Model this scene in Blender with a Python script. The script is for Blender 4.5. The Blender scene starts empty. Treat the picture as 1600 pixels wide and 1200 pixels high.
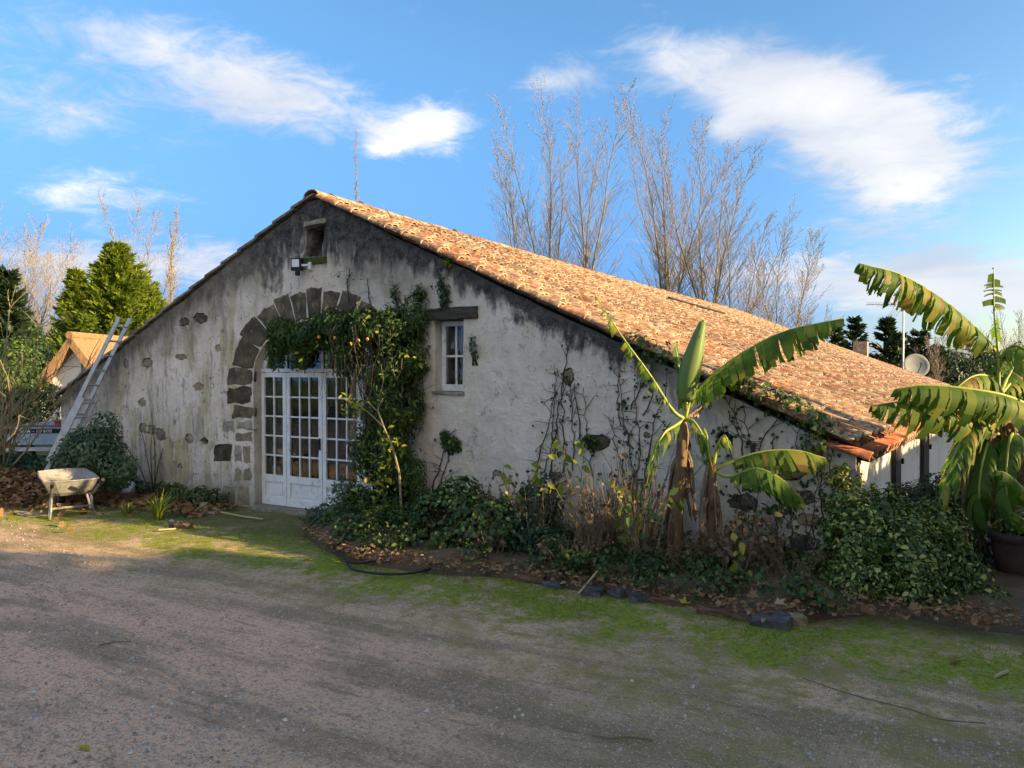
import bpy, bmesh, math, random
import numpy as np
from mathutils import Vector, Matrix, Euler
from mathutils.geometry import tessellate_polygon

S = bpy.context.scene
COL = S.collection
R = math.radians
random.seed(7)
RNG = np.random.default_rng(7)

# ------------------------------------------------------------------ camera, sky, sun, exposure
# World: X along the gable wall (right +), Y into the building, Z up; origin on the ground below the apex.
YAW, PITCH, FOC = R(29.7), R(1.096), 1202.0
CAM = np.array([7.627, -7.871, 2.0])
cd = bpy.data.cameras.new('camera'); cam = bpy.data.objects.new('camera', cd); COL.objects.link(cam)
cam.location = CAM; cam.rotation_euler = (math.pi/2 - PITCH, 0, YAW)
cd.sensor_width = 36; cd.lens = FOC/1600*36; cd.clip_end = 2000; cd.clip_start = 0.05
S.camera = cam
_fw = np.array([-math.sin(YAW), math.cos(YAW), 0]); RT = np.array([math.cos(YAW), math.sin(YAW), 0]); _up = np.array([0, 0, 1.])
FWD = _fw*math.cos(PITCH) - _up*math.sin(PITCH); UPV = _up*math.cos(PITCH) + _fw*math.sin(PITCH)
def ray(x, y): return FWD + RT*(x-800)/FOC + UPV*(600-y)/FOC
def at(x, y, d): return CAM + ray(x, y)*d                      # survey point: photo position and distance from the viewpoint
def onwall(x, y, Y=0.0): r = ray(x, y); return CAM + r*((Y-CAM[1])/r[1])
def onground(x, y, z=0.0): r = ray(x, y); return CAM + r*((z-CAM[2])/r[2])

SUN_EL, SUN_AZ = R(13.5), R(9)          # azimuth measured from +X towards +Y
sd = np.array([math.cos(SUN_EL)*math.cos(SUN_AZ), math.cos(SUN_EL)*math.sin(SUN_AZ), math.sin(SUN_EL)])
sl = bpy.data.lights.new('sun', 'SUN'); sun = bpy.data.objects.new('sun', sl); COL.objects.link(sun)
sl.energy = 2.8; sl.angle = R(0.55); sl.color = (1.0, 0.72, 0.38)
sun.rotation_euler = Vector(sd).to_track_quat('Z', 'Y').to_euler()
sun.location = (30, 5, 20)
S.view_settings.view_transform = 'Standard'; S.view_settings.look = 'None'
S.view_settings.exposure = 2.38; S.view_settings.gamma = 1.0; S.view_settings.use_curve_mapping = False
S.render.engine = 'CYCLES'
S.cycles.use_denoising = True
S.cycles.max_bounces = 4; S.cycles.diffuse_bounces = 2; S.cycles.glossy_bounces = 2; S.cycles.transparent_max_bounces = 6
S.cycles.use_adaptive_sampling = True; S.cycles.adaptive_threshold = 0.03
S.cycles.transmission_bounces = 2; S.cycles.sample_clamp_indirect = 6; S.cycles.caustics_reflective = False; S.cycles.caustics_refractive = False

class NT:
    """small node-tree writer"""
    def __init__(s, tree): s.t = tree; s.n = tree.nodes; s.l = tree.links
    def new(s, typ, **kw):
        n = s.n.new(typ)
        for k, v in kw.items(): setattr(n, k, v)
        return n
    def put(s, sock, v):
        if isinstance(v, bpy.types.NodeSocket): s.l.new(v, sock)
        elif v is not None:
            if isinstance(v, (tuple, list)) and len(v) == 3 and sock.type == 'RGBA': v = (*v, 1)
            sock.default_value = v
    def math(s, op, a, b=None, c=None, clamp=False):
        n = s.new('ShaderNodeMath', operation=op, use_clamp=clamp)
        s.put(n.inputs[0], a); s.put(n.inputs[1], b)
        if c is not None: s.put(n.inputs[2], c)
        return n.outputs[0]
    def vmath(s, op, a, b=None):
        n = s.new('ShaderNodeVectorMath', operation=op); s.put(n.inputs[0], a)
        if b is not None: s.put(n.inputs[1], b)
        return n.outputs['Value'] if op in ('DOT_PRODUCT', 'LENGTH', 'DISTANCE') else n.outputs[0]
    def mix(s, f, a, b, blend='MIX'):
        n = s.new('ShaderNodeMix', data_type='RGBA', blend_type=blend)
        s.put(n.inputs[0], f); s.put(n.inputs[6], a); s.put(n.inputs[7], b); return n.outputs[2]
    def noise(s, vec, scale, detail=4, rough=0.55, dist=0.0, col=False):
        n = s.new('ShaderNodeTexNoise'); s.put(n.inputs['Vector'], vec)
        n.inputs['Scale'].default_value = scale; n.inputs['Detail'].default_value = detail
        n.inputs['Roughness'].default_value = rough; n.inputs['Distortion'].default_value = dist
        return n.outputs[1 if col else 0]
    def voronoi(s, vec, scale, feature='F1', out=0):
        n = s.new('ShaderNodeTexVoronoi', feature=feature); s.put(n.inputs['Vector'], vec); n.inputs['Scale'].default_value = scale
        return n.outputs[out]
    def ss(s, x, a, b):          # smoothstep a..b -> 0..1 (a may exceed b)
        n = s.new('ShaderNodeMapRange', interpolation_type='SMOOTHSTEP')
        s.put(n.inputs[0], x); s.put(n.inputs[1], a); s.put(n.inputs[2], b); n.inputs[3].default_value = 0; n.inputs[4].default_value = 1
        if isinstance(a, (int, float)) and isinstance(b, (int, float)) and a > b:
            n.inputs[1].default_value = b; n.inputs[2].default_value = a; n.inputs[3].default_value = 1; n.inputs[4].default_value = 0
        return n.outputs[0]
    def ramp(s, x, stops):
        n = s.new('ShaderNodeValToRGB'); e = n.color_ramp.elements
        while len(e) < len(stops): e.new(0.5)
        for i, (p, c) in enumerate(stops): e[i].position = p; e[i].color = (*c, 1)
        s.put(n.inputs[0], x); return n.outputs[0]
    def xyz(s, vec):
        n = s.new('ShaderNodeSeparateXYZ'); s.put(n.inputs[0], vec); return n.outputs
    def comb(s, x, y, z):
        n = s.new('ShaderNodeCombineXYZ'); s.put(n.inputs[0], x); s.put(n.inputs[1], y); s.put(n.inputs[2], z); return n.outputs[0]
    def scale(s, vec, sc): return s.vmath('MULTIPLY', vec, sc)
    def attr(s, name): return s.new('ShaderNodeAttribute', attribute_name=name).outputs['Fac']
    def rnd(s):                  # per-piece random: face attribute for merged pieces, object random for single ones
        a = s.attr('rnd'); o = s.new('ShaderNodeObjectInfo').outputs['Random']
        return s.math('FRACT', s.math('ADD', a, o))
    def bump(s, h, strength=0.4, dist=0.02):
        n = s.new('ShaderNodeBump'); n.inputs['Strength'].default_value = strength; n.inputs['Distance'].default_value = dist
        s.put(n.inputs['Height'], h); return n.outputs[0]

# ---- world: Nishita sky with drifting clouds
w = bpy.data.worlds.new('World'); S.world = w; w.use_nodes = True
T = NT(w.node_tree); T.n.clear()
sky = T.new('ShaderNodeTexSky', sky_type='NISHITA'); sky.sun_disc = False
sky.sun_elevation = SUN_EL; sky.sun_rotation = math.pi/2 - SUN_AZ
sky.air_density = 1.0; sky.dust_density = 0.9; sky.ozone_density = 2.0
SKY_K = 0.059
g = T.new('ShaderNodeTexCoord').outputs['Generated']
dx, dy, dz = T.xyz(g)
hs = T.new('ShaderNodeHueSaturation'); hs.inputs['Saturation'].default_value = 1.2; T.put(hs.inputs['Color'], sky.outputs[0])
skyc = T.mix(1.0, hs.outputs[0], (SKY_K, SKY_K, SKY_K), 'MULTIPLY')
inv = T.math('DIVIDE', 1.0, T.math('ADD', T.math('MAXIMUM', dz, 0.0), 0.16))
pl = T.comb(T.math('MULTIPLY', dx, inv), T.math('MULTIPLY', dy, inv), 0.37)
warp = T.noise(pl, 1.3, 2, 0.5, col=True)
pw = T.vmath('ADD', pl, T.scale(warp, (0.5, 0.5, 0.0)))
n1 = T.noise(pw, 1.9, 5, 0.64); n2 = T.noise(pl, 6.5, 5, 0.68, 0.6)
fb = T.math('ADD', T.math('MULTIPLY', n1, 0.54), T.math('MULTIPLY', n2, 0.46))
def blob(px, py, sx, sy, rot, amp):
    c = ray(px, py); c = c/np.linalg.norm(c)
    r0 = RT - c*RT.dot(c); r0 /= np.linalg.norm(r0); u0 = np.cross(r0, c)
    cr, sr = math.cos(R(rot)), math.sin(R(rot))
    r = (r0*cr + u0*sr)*FOC/sx; u = (u0*cr - r0*sr)*FOC/sy
    a = T.vmath('DOT_PRODUCT', g, tuple(r)); b = T.vmath('DOT_PRODUCT', g, tuple(u))
    q = T.math('ADD', T.math('MULTIPLY', a, a), T.math('MULTIPLY', b, b))
    m = T.math('MULTIPLY', T.math('EXPONENT', T.math('MULTIPLY', q, -1.0)), amp)
    return T.math('MULTIPLY', m, T.math('GREATER_THAN', T.vmath('DOT_PRODUCT', g, tuple(c)), 0.3))
blobs = [(1215,140,205,58,-17,.42),(1365,215,125,75,-38,.32),(865,130,66,30,8,.30),(680,200,52,32,12,.34),(600,225,36,28,0,.28),
         (445,165,150,44,-8,.26),(270,75,260,46,-14,.225),(110,175,150,50,-10,.225),(110,300,90,30,0,.26),
         (1450,445,300,46,-2,.46),(280,415,300,36,2,.34),(1145,195,34,26,30,.26),(1400,300,130,45,0,.18)]
mk = None
for b in blobs:
    v = blob(*b); mk = v if mk is None else T.math('ADD', mk, v)
# beyond the view broken cloud goes on, its cover raised to add fill light
gen = T.math('MULTIPLY', T.ss(T.noise(pl, 0.7, 1, 0.5), 0.36, 0.62), 0.34)
fx = T.vmath('DOT_PRODUCT', g, tuple(_fw))
mk = T.math('ADD', mk, T.math('MULTIPLY', gen, T.ss(fx, 0.75, 0.45)))
den = T.math('ADD', mk, T.math('SUBTRACT', fb, 0.5))
fac = T.math('MULTIPLY', T.ss(den, 0.08, 0.38), 0.93)
shade = T.ss(T.math('ADD', T.noise(pw, 1.1, 2, 0.5), T.math('MULTIPLY', den, 0.25)), 0.40, 0.70)
shade = T.math('MULTIPLY', shade, T.math('ADD', 0.45, T.math('MULTIPLY', T.ss(dz, 0.08, 0.22), 0.55)))
cl = T.mix(shade, (0.118, 0.132, 0.162), (0.228, 0.222, 0.212))
anti = T.ss(T.vmath('DOT_PRODUCT', g, tuple(sd)), 0.35, -0.15)
hz = T.math('MULTIPLY', T.math('MULTIPLY', T.ss(dz, 0.55, 0.0), 0.92), anti)
base = T.mix(hz, skyc, (0.0185, 0.071, 0.184))
out = T.mix(fac, base, cl)
bg = T.new('ShaderNodeBackground'); T.put(bg.inputs[0], out); bg.inputs[1].default_value = 1.0
T.l.new(bg.outputs[0], T.new('ShaderNodeOutputWorld').inputs[0])
w.cycles.sampling_method = 'MANUAL'; w.cycles.sample_map_resolution = 512

# ------------------------------------------------------------------ helpers: objects and meshes
def thing(name, label, cat, loc=(0, 0, 0), group=None):
    o = bpy.data.objects.new(name, None); COL.objects.link(o); o.location = tuple(float(v) for v in loc); o.empty_display_size = 0.2
    o['label'] = label; o['category'] = cat
    if group: o['group'] = group
    return o
def tag(o, label=None, cat=None, group=None, kind=None):
    if label: o['label'] = label
    if cat: o['category'] = cat
    if group: o['group'] = group
    if kind: o['kind'] = kind
    return o
class MB:
    def __init__(s): s.v = []; s.f = []; s.m = []
    def add(s, vs, fs, m=0):
        k = len(s.v); s.v += [tuple(float(c) for c in p) for p in vs]
        s.f += [tuple(i+k for i in f) for f in fs]; s.m += [m]*len(fs)
        return s
    def box(s, c, size, m=0, rz=0.0, M=None):
        hx, hy, hz_ = size[0]/2, size[1]/2, size[2]/2
        vs = [Vector((x, y, z)) for x in (-hx, hx) for y in (-hy, hy) for z in (-hz_, hz_)]
        if M is None: M = Matrix.Rotation(rz, 4, 'Z')
        vs = [M @ v + Vector(c) for v in vs]
        return s.add(vs, [(0,1,3,2),(4,6,7,5),(0,4,5,1),(2,3,7,6),(0,2,6,4),(1,5,7,3)], m)
    def bar(s, a, b, wd, th, up=(0, 0, 1), m=0):
        a, b = Vector(a), Vector(b); d = (b-a); L = d.length; d.normalize()
        x = d.cross(Vector(up)); x = x.normalized() if x.length > 1e-4 else Vector((1, 0, 0)); y = x.cross(d)
        vs = [p + x*sx*wd/2 + y*sy*th/2 for p in (a, b) for sx, sy in ((-1,-1),(1,-1),(1,1),(-1,1))]
        return s.add(vs, [(3,2,1,0),(4,5,6,7),(0,1,5,4),(1,2,6,5),(2,3,7,6),(3,0,4,7)], m)
    def tube(s, pts, rad, n=6, m=0, cap=True):
        pts = [Vector([float(c) for c in p]) for p in pts]; k = len(pts)
        if not hasattr(rad, '__len__'): rad = [rad]*k
        vs = []; ref = Vector((0.31, 0.52, 0.79))
        for i, p in enumerate(pts):
            t = (pts[min(i+1, k-1)] - pts[max(i-1, 0)])
            t = t.normalized() if t.length > 1e-9 else Vector((0, 0, 1))
            if abs(t.dot(ref)) > 0.95: ref = Vector((0.9, -0.3, 0.1))
            x = t.cross(ref).normalized(); y = t.cross(x)
            for j in range(n):
                a = 2*math.pi*j/n; vs.append(p + (x*math.cos(a) + y*math.sin(a))*rad[i])
        fs = [(i*n+j, i*n+(j+1) % n, (i+1)*n+(j+1) % n, (i+1)*n+j) for i in range(k-1) for j in range(n)]
        if cap: fs += [tuple(range(n-1, -1, -1)), tuple(range((k-1)*n, k*n))]
        return s.add(vs, fs, m)
    def lathe(s, prof, n=20, c=(0, 0, 0), m=0, M=None):
        vs = []
        for r, z in prof:
            for j in range(n):
                v = Vector((r*math.cos(2*math.pi*j/n), r*math.sin(2*math.pi*j/n), z))
                vs.append((M @ v if M is not None else v) + Vector(c))
        return s.add(vs, [(i*n+j, i*n+(j+1) % n, (i+1)*n+(j+1) % n, (i+1)*n+j) for i in range(len(prof)-1) for j in range(n)], m)
    def prism(s, poly, y0, y1, m=0):          # polygon in X,Z pulled from y0 to y1
        n = len(poly)
        vs = [(x, y0, z) for x, z in poly] + [(x, y1, z) for x, z in poly]
        return s.add(vs, [tuple(range(n)), tuple(range(2*n-1, n-1, -1))] + [(i, i+n, (i+1) % n+n, (i+1) % n) for i in range(n)], m)
def build(name, mb, mats, parent=None, smooth=False, loc=None, rnd=None, autos=None):
    me = bpy.data.meshes.new(name)
    o = bpy.data.objects.new(name, me); COL.objects.link(o)
    off = np.array(parent.location) if parent is not None else (np.array(loc) if loc is not None else np.zeros(3))
    if parent is not None and parent.parent is not None: off = off + np.array(parent.parent.location)
    if isinstance(mb, MB):
        v = np.array(mb.v, float).reshape(-1, 3) - off
        me.from_pydata(v.tolist(), [], mb.f)
        if max(mb.m, default=0): me.polygons.foreach_set('material_index', mb.m)
    else:                                      # (verts Nx3, faces Mx4 or Mx3)
        v, f = mb; v = v - off; k = f.shape[1]
        me.vertices.add(len(v)); me.vertices.foreach_set('co', v.astype(np.float32).ravel())
        me.loops.add(f.size); me.loops.foreach_set('vertex_index', f.astype(np.int32).ravel())
        me.polygons.add(len(f)); me.polygons.foreach_set('loop_start', np.arange(0, f.size, k, dtype=np.int32))
        me.update(calc_edges=True)
    if rnd is not None:
        a = me.attributes.new('rnd', 'FLOAT', 'FACE'); a.data.foreach_set('value', np.asarray(rnd, np.float32))
    for m in (mats if isinstance(mats, (list, tuple)) else [mats]): me.materials.append(m)
    if smooth: me.polygons.foreach_set('use_smooth', [True]*len(me.polygons))
    me.validate(); me.update()
    if name in ('foliage', 'leaves', 'buds', 'twigs', 'yellow_leaves', 'crown') and parent is not None: o['kind'] = 'stuff'
    if parent is not None: o.parent = parent
    elif loc is not None: o.location = tuple(float(c) for c in loc)
    return o
def vnoise(p, scale, seed=0):                  # cheap 3-D value noise, 0..1
    q = np.asarray(p)*scale + seed*17.3; i = np.floor(q).astype(np.int64); fr = q-i; fr = fr*fr*(3-2*fr)
    def h(a, b, c):
        n = (a*374761393 + b*668265263 + c*2147483647 + seed*1274126177) & 0xffffffff
        n = ((n ^ (n >> 13))*1274126177) & 0xffffffff
        return ((n ^ (n >> 16)) & 0xffff)/65535.0
    r = 0
    for a in (0, 1):
        for b in (0, 1):
            for c in (0, 1):
                wt = (fr[:,0] if a else 1-fr[:,0])*(fr[:,1] if b else 1-fr[:,1])*(fr[:,2] if c else 1-fr[:,2])
                r = r + wt*h(i[:,0]+a, i[:,1]+b, i[:,2]+c)
    return r
def unit(v): return v/np.maximum(np.linalg.norm(v, axis=-1, keepdims=True), 1e-9)
def leaves(P, D, N, L, Wd, fold=0.18, droop=0.0):
    """one folded leaf per point: P base, D direction, N face normal, L length, Wd width (arrays)"""
    n = len(P); D = unit(D); Sd = unit(np.cross(D, N)); Nn = np.cross(Sd, D)
    L = np.broadcast_to(np.asarray(L, float), (n,))[:, None]; Wd = np.broadcast_to(np.asarray(Wd, float), (n,))[:, None]
    dn = np.array([0, 0, 1.])*L*droop
    tip = P + D*L - dn; m1 = P + D*L*0.30; m2 = P + D*L*0.68 - dn*0.4
    a1 = m1 + Sd*Wd*0.46 + Nn*Wd*fold; b1 = m1 - Sd*Wd*0.46 + Nn*Wd*fold
    a2 = m2 + Sd*Wd*0.38 + Nn*Wd*fold*.8; b2 = m2 - Sd*Wd*0.38 + Nn*Wd*fold*.8
    v = np.stack([P, a1, a2, tip, b2, b1], 1).reshape(-1, 3)
    k = np.arange(n)[:, None]*6
    f = np.concatenate([k + np.array([[0, 1, 2, 3]]), k + np.array([[0, 3, 4, 5]])], 1).reshape(-1, 4)
    return v, f
def merge(parts):
    vs, fs, rs, k = [], [], [], 0
    for v, f, r in parts: vs.append(v); fs.append(f+k); rs.append(r); k += len(v)
    return (np.concatenate(vs), np.concatenate(fs)), np.concatenate(rs)
def foliage(blobs, size, aspect=0.5, clump=2.2, thr=0.42, shell=0.55, upb=0.4, seed=1, zmin=0.02, droop=0.1, ymax=None, jit=0.35):
    """leaf cloud: blobs = [(centre, radii, count)]; leaves thin out where a noise field is low, so clumps and gaps appear"""
    rg = np.random.default_rng(seed); out = []
    for c, r, n in blobs:
        d = unit(rg.normal(size=(n, 3))); rad = (shell + (1-shell)*rg.random(n))**0.8
        rad *= 0.82 + 0.4*vnoise(d*1.0 + np.array(c), 2.6, seed)
        P = np.array(c) + d*np.array(r)*rad[:, None]
        keep = (vnoise(P, clump/max(0.3, 1.0), seed+3)*0.65 + vnoise(P, clump*2.7, seed+5)*0.35) > thr*(0.6+0.4*rg.random(n))
        keep &= P[:, 2] > zmin
        if ymax is not None: keep &= P[:, 1] < ymax
        P, d = P[keep], d[keep]; m = len(P)
        if not m: continue
        N = unit(d + np.array([0, 0, upb]) + rg.normal(size=(m, 3))*jit)
        Dr = unit(np.cross(N, rg.normal(size=(m, 3))) - np.array([0, 0, 0.25]))
        L = size*(0.45 + 1.05*rg.random(m)**1.4)
        v, f = leaves(P, Dr, N, L, L*aspect, droop=droop)
        rr_ = np.clip(.5 + (rg.random(m)-.5)*.75 + (vnoise(P, 3.1, seed+9)-.5)*1.1, 0, .999)
        out.append((v, f, np.repeat(rr_, 2)))
    return merge(out)

# ------------------------------------------------------------------ materials
def material(name):
    m = bpy.data.materials.new(name); m.use_nodes = True
    t = NT(m.node_tree); b = t.n['Principled BSDF']
    return m, t, b
def obj_co(t): return t.new('ShaderNodeTexCoord').outputs['Object']
def pos(t): return t.new('ShaderNodeNewGeometry').outputs['Position']
def plain(name, c1, c2=None, scale=6.0, rough=0.7, metal=0.0, bump=0.0, bscale=30.0, spec=0.3, dirt=None, stretch=(1, 1, 1), var=0.0):
    m, t, b = material(name); c2 = c2 or c1; p = t.scale(pos(t), stretch)
    col = t.mix(t.ss(t.noise(p, scale, 5, 0.6), 0.3, 0.7), c1, c2)
    if dirt: col = t.mix(t.ss(t.noise(p, scale*2.3, 6, 0.7), 0.54, 0.68), col, dirt)
    if var:
        v_ = t.math('ADD', 1.0-var, t.math('MULTIPLY', t.new('ShaderNodeObjectInfo').outputs['Random'], 2*var)); col = t.mix(1.0, col, t.comb(v_, v_, v_), 'MULTIPLY')
    t.put(b.inputs['Base Color'], col); b.inputs['Roughness'].default_value = rough; b.inputs['Metallic'].default_value = metal
    b.inputs['Specular IOR Level'].default_value = spec
    if bump: t.put(b.inputs['Normal'], t.bump(t.noise(p, bscale, 5, 0.6), bump, 0.02))
    return m
def leafmat(name, stops, trans=0.35, rough=0.5, spec=0.35):
    m, t, b = material(name); r = t.rnd()
    col = t.ramp(r, stops)
    col = t.mix(t.math('MULTIPLY', t.noise(pos(t), 3.0, 3), 0.5), col, t.mix(1.0, col, (0.55, 0.6, 0.6), 'MULTIPLY'))
    t.put(b.inputs['Base Color'], col); b.inputs['Roughness'].default_value = rough; b.inputs['Specular IOR Level'].default_value = spec
    tr = t.new('ShaderNodeBsdfTranslucent'); t.put(tr.inputs[0], t.mix(1.0, col, (1.25, 1.3, 0.6), 'MULTIPLY'))
    mx = t.new('ShaderNodeMixShader'); mx.inputs[0].default_value = trans
    t.l.new(b.outputs[0], mx.inputs[1]); t.l.new(tr.outputs[0], mx.inputs[2])
    t.l.new(mx.outputs[0], t.n['Material Output'].inputs[0])
    return m
M = {}
def mat_render():
    m, t, b = material('lime_render'); p0 = pos(t); x, y, z = t.xyz(p0)
    wv = t.vmath('SUBTRACT', t.noise(p0, 1.7, 3, 0.6, col=True), (0.5, 0.5, 0.5))
    p = t.vmath('ADD', p0, t.scale(wv, (0.22, 0.1, 0.5)))
    d = t.math('SUBTRACT', t.math('SUBTRACT', 4.36, t.math('MULTIPLY', t.math('ABSOLUTE', x), 0.464)), z)
    big = t.noise(p, 0.8, 4, 0.6); mid = t.noise(p, 3.0, 5, 0.65); fine = t.math('ADD', t.math('MULTIPLY', t.noise(p0, 7, 9, 0.82), 0.75), t.math('MULTIPLY', t.noise(p0, 60, 2, 0.5), 0.25))
    st = t.noise(t.scale(p, (2.2, 1, 0.50)), 1.5, 5, 0.68); st2 = t.noise(t.scale(p, (3.6, 1, 0.75)), 1.9, 5, 0.7)
    left = t.ss(x, -0.4, -2.0)
    base = t.mix(t.ss(big, 0.35, 0.65), (0.80, 0.70, 0.60), (0.68, 0.59, 0.495))
    base = t.mix(t.math('MULTIPLY', t.ss(mid, 0.46, 0.66), 0.5), base, (0.56, 0.50, 0.435))
    base = t.mix(t.math('MULTIPLY', t.ss(t.noise(p, 5.5, 5, 0.7, 0.8), 0.55, 0.65), 0.45), base, (0.86, 0.79, 0.71))
    yel = t.math('MULTIPLY', t.ss(st, 0.46, 0.62), t.math('ADD', 0.22, t.math('MULTIPLY', left, 0.60)))
    base = t.mix(yel, base, (0.50, 0.425, 0.235))
    gry = t.math('MULTIPLY', t.ss(t.math('ADD', st2, t.math('MULTIPLY', t.math('SUBTRACT', fine, 0.5), 0.25)), 0.50, 0.62), t.math('ADD', 0.10, t.math('MULTIPLY', left, 0.55)))
    base = t.mix(gry, base, (0.25, 0.225, 0.20))
    # black weathering creeping down from the verge
    lim = t.math('ADD', 0.30, t.math('MULTIPLY', t.ss(t.math('ABSOLUTE', t.math('ADD', x, 0.1)), 2.4, 0.2), 0.50))
    q = t.math('DIVIDE', d, lim)
    q = t.math('ADD', q, t.math('MULTIPLY', t.math('SUBTRACT', 0.5, st2), 2.4))
    q = t.math('ADD', q, t.math('MULTIPLY', t.math('SUBTRACT', 0.5, mid), 2.2))
    q = t.math('ADD', q, t.math('MULTIPLY', t.math('SUBTRACT', 0.5, fine), 0.8))
    dk = t.math('MULTIPLY', t.ss(q, 1.25, 0.45), t.math('SUBTRACT', 0.96, t.math('MULTIPLY', left, 0.28)))
    dk = t.math('MULTIPLY', dk, t.math('SUBTRACT', 1.0, t.math('MULTIPLY', t.ss(x, 4.6, 5.6), 0.72)))
    dcol = t.mix(t.ss(fine, 0.42, 0.64), (0.022, 0.022, 0.026), (0.15, 0.14, 0.12))
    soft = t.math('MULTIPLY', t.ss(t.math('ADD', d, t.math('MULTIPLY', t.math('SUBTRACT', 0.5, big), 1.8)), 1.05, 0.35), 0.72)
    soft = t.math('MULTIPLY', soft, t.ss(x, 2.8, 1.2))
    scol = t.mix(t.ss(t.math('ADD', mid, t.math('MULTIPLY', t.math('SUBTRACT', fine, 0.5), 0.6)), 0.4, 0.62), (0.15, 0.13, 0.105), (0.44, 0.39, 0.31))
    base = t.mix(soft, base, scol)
    base = t.mix(dk, base, dcol)
    ft = t.math('MULTIPLY', t.ss(t.math('ADD', z, t.math('MULTIPLY', t.math('SUBTRACT', mid, 0.5), 1.3)), 0.65, 0.0), 0.7)
    base = t.mix(ft, base, (0.25, 0.24, 0.18))
    sp = t.math('MULTIPLY', t.ss(t.noise(p0, 8.5, 4, 0.6, 1.0), 0.62, 0.67), t.math('ADD', 0.35, t.math('MULTIPLY', left, 0.4)))
    base = t.mix(sp, base, (0.15, 0.145, 0.125))
    base = t.mix(t.math('MULTIPLY', t.ss(fine, 0.60, 0.72), 0.4), base, (0.20, 0.19, 0.17))
    ck = t.voronoi(t.vmath('ADD', p0, t.scale(t.noise(p0, 2.6, 4, 0.65, col=True), (0.7, 0.1, 0.7))), 0.8, 'DISTANCE_TO_EDGE')
    base = t.mix(t.math('MULTIPLY', t.ss(ck, 0.009, 0.0), t.math('MULTIPLY', t.ss(mid, 0.44, 0.56), 0.6)), base, (0.20, 0.18, 0.15))
    t.put(b.inputs['Base Color'], base); b.inputs['Roughness'].default_value = 0.95; b.inputs['Specular IOR Level'].default_value = 0.1
    h = t.math('ADD', t.math('MULTIPLY', t.noise(p0, 2.4, 4, 0.6), 1.6), t.math('ADD', t.math('MULTIPLY', fine, 0.25), t.math('MULTIPLY', mid, 0.9)))
    t.put(b.inputs['Normal'], t.bump(h, 0.6, 0.06))
    return m
def mat_tile(name, cols, lichen, amount):
    m, t, b = material(name); p = pos(t); r = t.rnd()
    col = t.ramp(r, cols)
    col = t.mix(t.math('MULTIPLY', t.ss(t.noise(t.scale(p, (0.35, 1.0, 0.35)), 0.9, 4, 0.65), 0.44, 0.60), 0.8), col, t.mix(1.0, col, (0.50, 0.48, 0.50), 'MULTIPLY'))
    lf = t.ss(t.math('ADD', t.noise(p, 14, 6, 0.7), t.math('MULTIPLY', t.noise(p, 1.3, 3), 0.3)), 0.66-amount*0.1, 0.80-amount*0.1)
    col = t.mix(t.math('MULTIPLY', lf, amount), col, lichen)
    dk = t.math('MULTIPLY', t.ss(t.noise(p, 7, 6, 0.7, 0.5), 0.55, 0.68), 0.65)
    col = t.mix(dk, col, (0.075, 0.058, 0.05))
    t.put(b.inputs['Base Color'], col); b.inputs['Roughness'].default_value = 0.9; b.inputs['Specular IOR Level'].default_value = 0.15
    t.put(b.inputs['Normal'], t.bump(t.noise(p, 40, 5, 0.65), 0.5, 0.01))
    return m
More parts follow.
